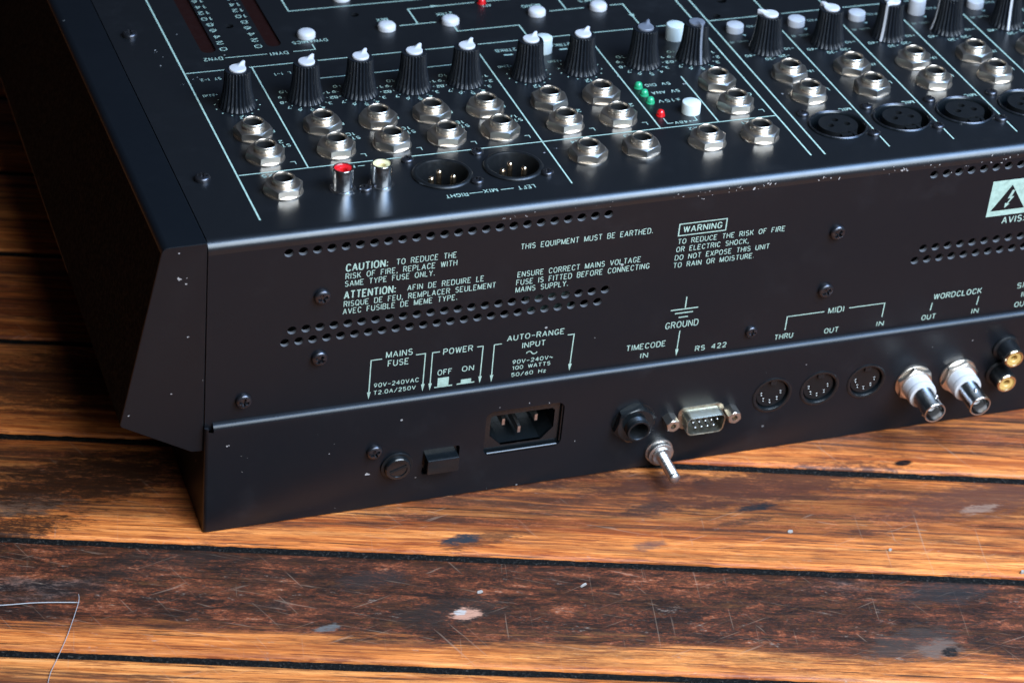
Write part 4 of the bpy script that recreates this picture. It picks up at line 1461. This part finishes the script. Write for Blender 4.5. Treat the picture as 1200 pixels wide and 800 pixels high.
b = B()
o_, i_ = dshape(18.6, 16.4, 9.4, 2.6), dshape(17.4, 15.2, 8.2, 2.1)
fl = dshape(21.5, 19.5, 11.6, 3.2)
n = len(o_)
loops = [[(x, y, -0.5) for x, y in fl], [(x, y, 0.4) for x, y in fl], [(x, y, 0.8) for x, y in o_], [(x, y, 6.4) for x, y in o_], [(x * .985, y * .97, 6.8) for x, y in o_], [(x, y, 6.6) for x, y in i_], [(x, y, 1.2) for x, y in i_]]
b.add([p for l in loops for p in l], [(i * n + j, i * n + (j + 1) % n, (i + 1) * n + (j + 1) % n, (i + 1) * n + j) for i in range(len(loops) - 1) for j in range(n)])
b.cur = 1
b.add([(x, y, 1.3) for x, y in i_], [tuple(range(n))])
dso = part('serial_connector', b, ['brass', 'plastic'], root, ds, 35)
b = B()
b.lathe([(0.5, 0), (0.5, 4.2), (0.3, 4.7), (0, 4.8)], 12)
pm = b.mesh('contact_pin', 'steel', 60)
for k in range(5):
    link('contact_pin', pm, ds @ T(-5.6 + 2.8 * k, 1.5, 1.2), dso)
for k in range(4):
    link('contact_pin', pm, ds @ T(-4.2 + 2.8 * k, -1.5, 1.2), dso)
b = hex_nut(2.75, 6.0, 0.4, radians(10), 1.3, 48)
b.lathe([(1.3, 6.0), (1.25, 1.5), (0, 1.5)], 24)
hm = b.mesh('standoff_nut', 'nickel', 24)
for x in (-14.6, 13.6):
    link('standoff_nut', hm, ds @ T(x, 1.2 if x < 0 else .9, 0.02), dso)

# ---- MIDI sockets
dn = None
for x, z in DIN:
    mu = LOW @ T(x, z) @ Matrix.Scale(1.09, 4)
    if dn is None:
        b = B()
        b.lathe([(8.3, 0.02), (8.3, 0.25), (8.0, 0.42), (7.4, 0.42), (7.0, 0.1), (6.9, -0.4), (6.8, -3), (6.2, -3), (6.2, -1.6)], 56)
        b.box(-1.3, 1.3, 4.9, 6.9, -3, 0.1)
        dn = part('midi_socket', b, 'gloss', root, mu, 40)
        b = B()
        hp = [(4.1 * cos(radians(a)), 4.1 * sin(radians(a))) for a in (-90, -135, -45, 180, 0)]
        vs, fs = sheet(circ(0, 0, 6.25, 40), [circ(px, py, 0.9, 14) for px, py in hp], -4, -1.0)
        b.add(vs, fs)
        part('socket_insert', b, 'plastic', dn, mu, 40)
        b = B()
        for px, py in hp:
            b.lathe([(0.75, -4), (0.75, -1.15), (0.6, -1.0), (0.42, -1.15), (0.4, -3.0), (0, -3.0)], 16, T(px, py))
        part('contact', b, 'contact', dn, mu, 40)
        b = B()
        b.lathe([(8.6, 0.0), (8.6, 0.3)], 8)
    else:
        copy_part(dn, mu, root)

# ---- BNC sockets
bn = None
for x, z in ((315.6, -114.8), (337.3, -114.8)):
    mu = LOW @ T(x, z)
    if bn is None:
        b = B()
        b.lathe([(8.6, 0.02), (8.6, 0.7), (8.3, 0.9), (5, 0.9)], 56)
        nb = hex_nut(7.5, 2.6, 0.6, radians(12), 5.0)
        b.add([(px, py, pz + .9) for px, py, pz in nb.v], nb.f)
        bn = part('coaxial_socket', b, 'nickel', root, mu, 24)
        b = B()
        b.lathe(threaded(6.5, 3.4, 10.6, 1.0, 0.2, 1.2) + [(6.2, 10.6), (4.8, 10.7)], 56)
        part('insulating_bush', b, 'bush', bn, mu, 40)
        b = B()
        b.lathe([(4.9, 10.4), (4.9, 11), (4.75, 11.2), (4.75, 21.8), (4.95, 22.0), (4.95, 22.8), (4.7, 23.0), (4.25, 22.9), (4.2, 22.4), (4.2, 13), (0, 13)], 56)
        for s_ in (1, -1):
            b.lathe([(0.85, 0), (0.85, 0.9), (0.6, 1.15), (0, 1.2)], 20, T(0, 0, 17.4) @ RZ(radians(62 if s_ > 0 else 242)) @ Matrix.Rotation(pi / 2, 4, 'Y') @ T(0, 0, 4.5))
        part('bayonet_barrel', b, 'chrome', bn, mu, 40)
        b = B()
        b.lathe([(2.2, 13), (2.2, 18.6), (1.9, 18.9), (0.7, 18.9), (0.6, 15), (0, 15)], 32)
        part('dielectric', b, 'bush', bn, mu, 40)
        b = B()
        b.lathe([(0.6, 15), (0.6, 18.9), (0.3, 19.0), (0.25, 18), (0, 18)], 16)
        part('centre_contact', b, 'gold', bn, mu, 40)
    else:
        copy_part(bn, mu @ RZ(radians(35)), root)

# ---- digital phono pair
for x, z in ((358.2, -102.8), (357.3, -116.2)):
    mu = LOW @ T(x, z)
    b = B()
    b.lathe([(6.2, 0.02), (6.2, 1.2), (5.6, 1.6), (5.0, 1.8), (4.75, 8.3), (4.5, 8.5), (3, 8.5)], 48)
    o = part('digital_phono_socket', b, 'plastic', root, mu, 40)
    b = B()
    b.lathe([(4.45, 8.4), (4.5, 9.0), (4.2, 9.4), (3.6, 9.4), (3.5, 8.9)], 48)
    part('contact_ring', b, 'gold', o, mu, 40)
    b = B()
    b.lathe([(3.5, 8.4), (3.5, 8.8), (1.9, 8.8), (1.5, 8.4), (1.45, 4), (0, 4)], 40)
    part('insert', b, 'rca_yellow', o, mu, 40)

# ================================================================== LOOSE THINGS ON THE FLOOR
def bristle(pts, r, label):
    P = [Vector(p) for p in pts]
    sm = []
    for i in range(len(P) - 1):
        p0, p1, p2, p3 = P[max(i - 1, 0)], P[i], P[i + 1], P[min(i + 2, len(P) - 1)]
        for k in range(10):
            t = k / 10
            sm.append(0.5 * ((2 * p1) + (p2 - p0) * t + (2 * p0 - 5 * p1 + 4 * p2 - p3) * t * t + (3 * p1 - p0 - 3 * p2 + p3) * t ** 3))
    sm.append(P[-1])
    b = B()
    b.tube([q - P[0] for q in sm], r, 8)
    o = link('bristle', b.mesh('bristle', 'fibre', 60), T(*P[0]))
    tag(o, label, 'bristle', 'loose white bristles on the floor')


f = FLOOR_Z
bristle([(-120, -23.5, f + .5), (-100, -24.6, f + .5), (-87.2, -27.2, f + .6), (-72.5, -29.4, f + .9), (-57.0, -32.8, f + .8)], .24, 'thick white bristle lying flat on the dark board, reaching in from the left picture edge')
bristle([(-56.4, -28.6, f + 1.3), (-57.6, -34, f + 1.6), (-64.5, -48.7, f + .5), (-71, -61, f + .35), (-76.0, -70.4, f + .5), (-80, -83, f + .5)], .13, 'thin pale bristle crossing the dark gap between the boards at lower left')


def crumb(x, y, sx, sy, h, ang, label, seed):
    r = random.Random(seed)
    b = B()
    n = 8
    pts = [(sx * r.uniform(.7, 1.1) * cos(2 * pi * k / n), sy * r.uniform(.7, 1.1) * sin(2 * pi * k / n)) for k in range(n)]
    vs = [(px, py, 0) for px, py in pts] + [(px * .85, py * .85, h * r.uniform(.5, 1)) for px, py in pts] + [(0, 0, h)]
    fs = [(i, (i + 1) % n, n + (i + 1) % n, n + i) for i in range(n)] + [(n + i, n + (i + 1) % n, 2 * n) for i in range(n)] + [tuple(reversed(range(n)))]
    b.add(vs, fs)
    o = link('wood_chip', b.mesh('wood_chip', 'crumb', 30), T(x, y, FLOOR_Z - .1) @ RZ(ang))
    tag(o, label, 'chip', 'small chips lying on the floor')


crumb(142.5, -68.2, 2.3, .7, .45, .45, 'long white sliver lying on the dark worn board below the earth stud', 1)
crumb(239, -56.5, 1.3, 1.1, .6, .2, 'squarish beige crumb on the orange edge of the board, by the dark gap', 2)
crumb(100, -62.3, 1.7, 1.0, .35, .1, 'pale grey flake near the pinkish dent on the dark board', 3)
crumb(276, -77, 1.0, .8, .6, .7, 'tiny pale grain sitting in the dark gap on the right', 4)
crumb(325, -103, 1.2, .9, 1.6, .3, 'dark upright splinter on the grey stained board at far right', 5)
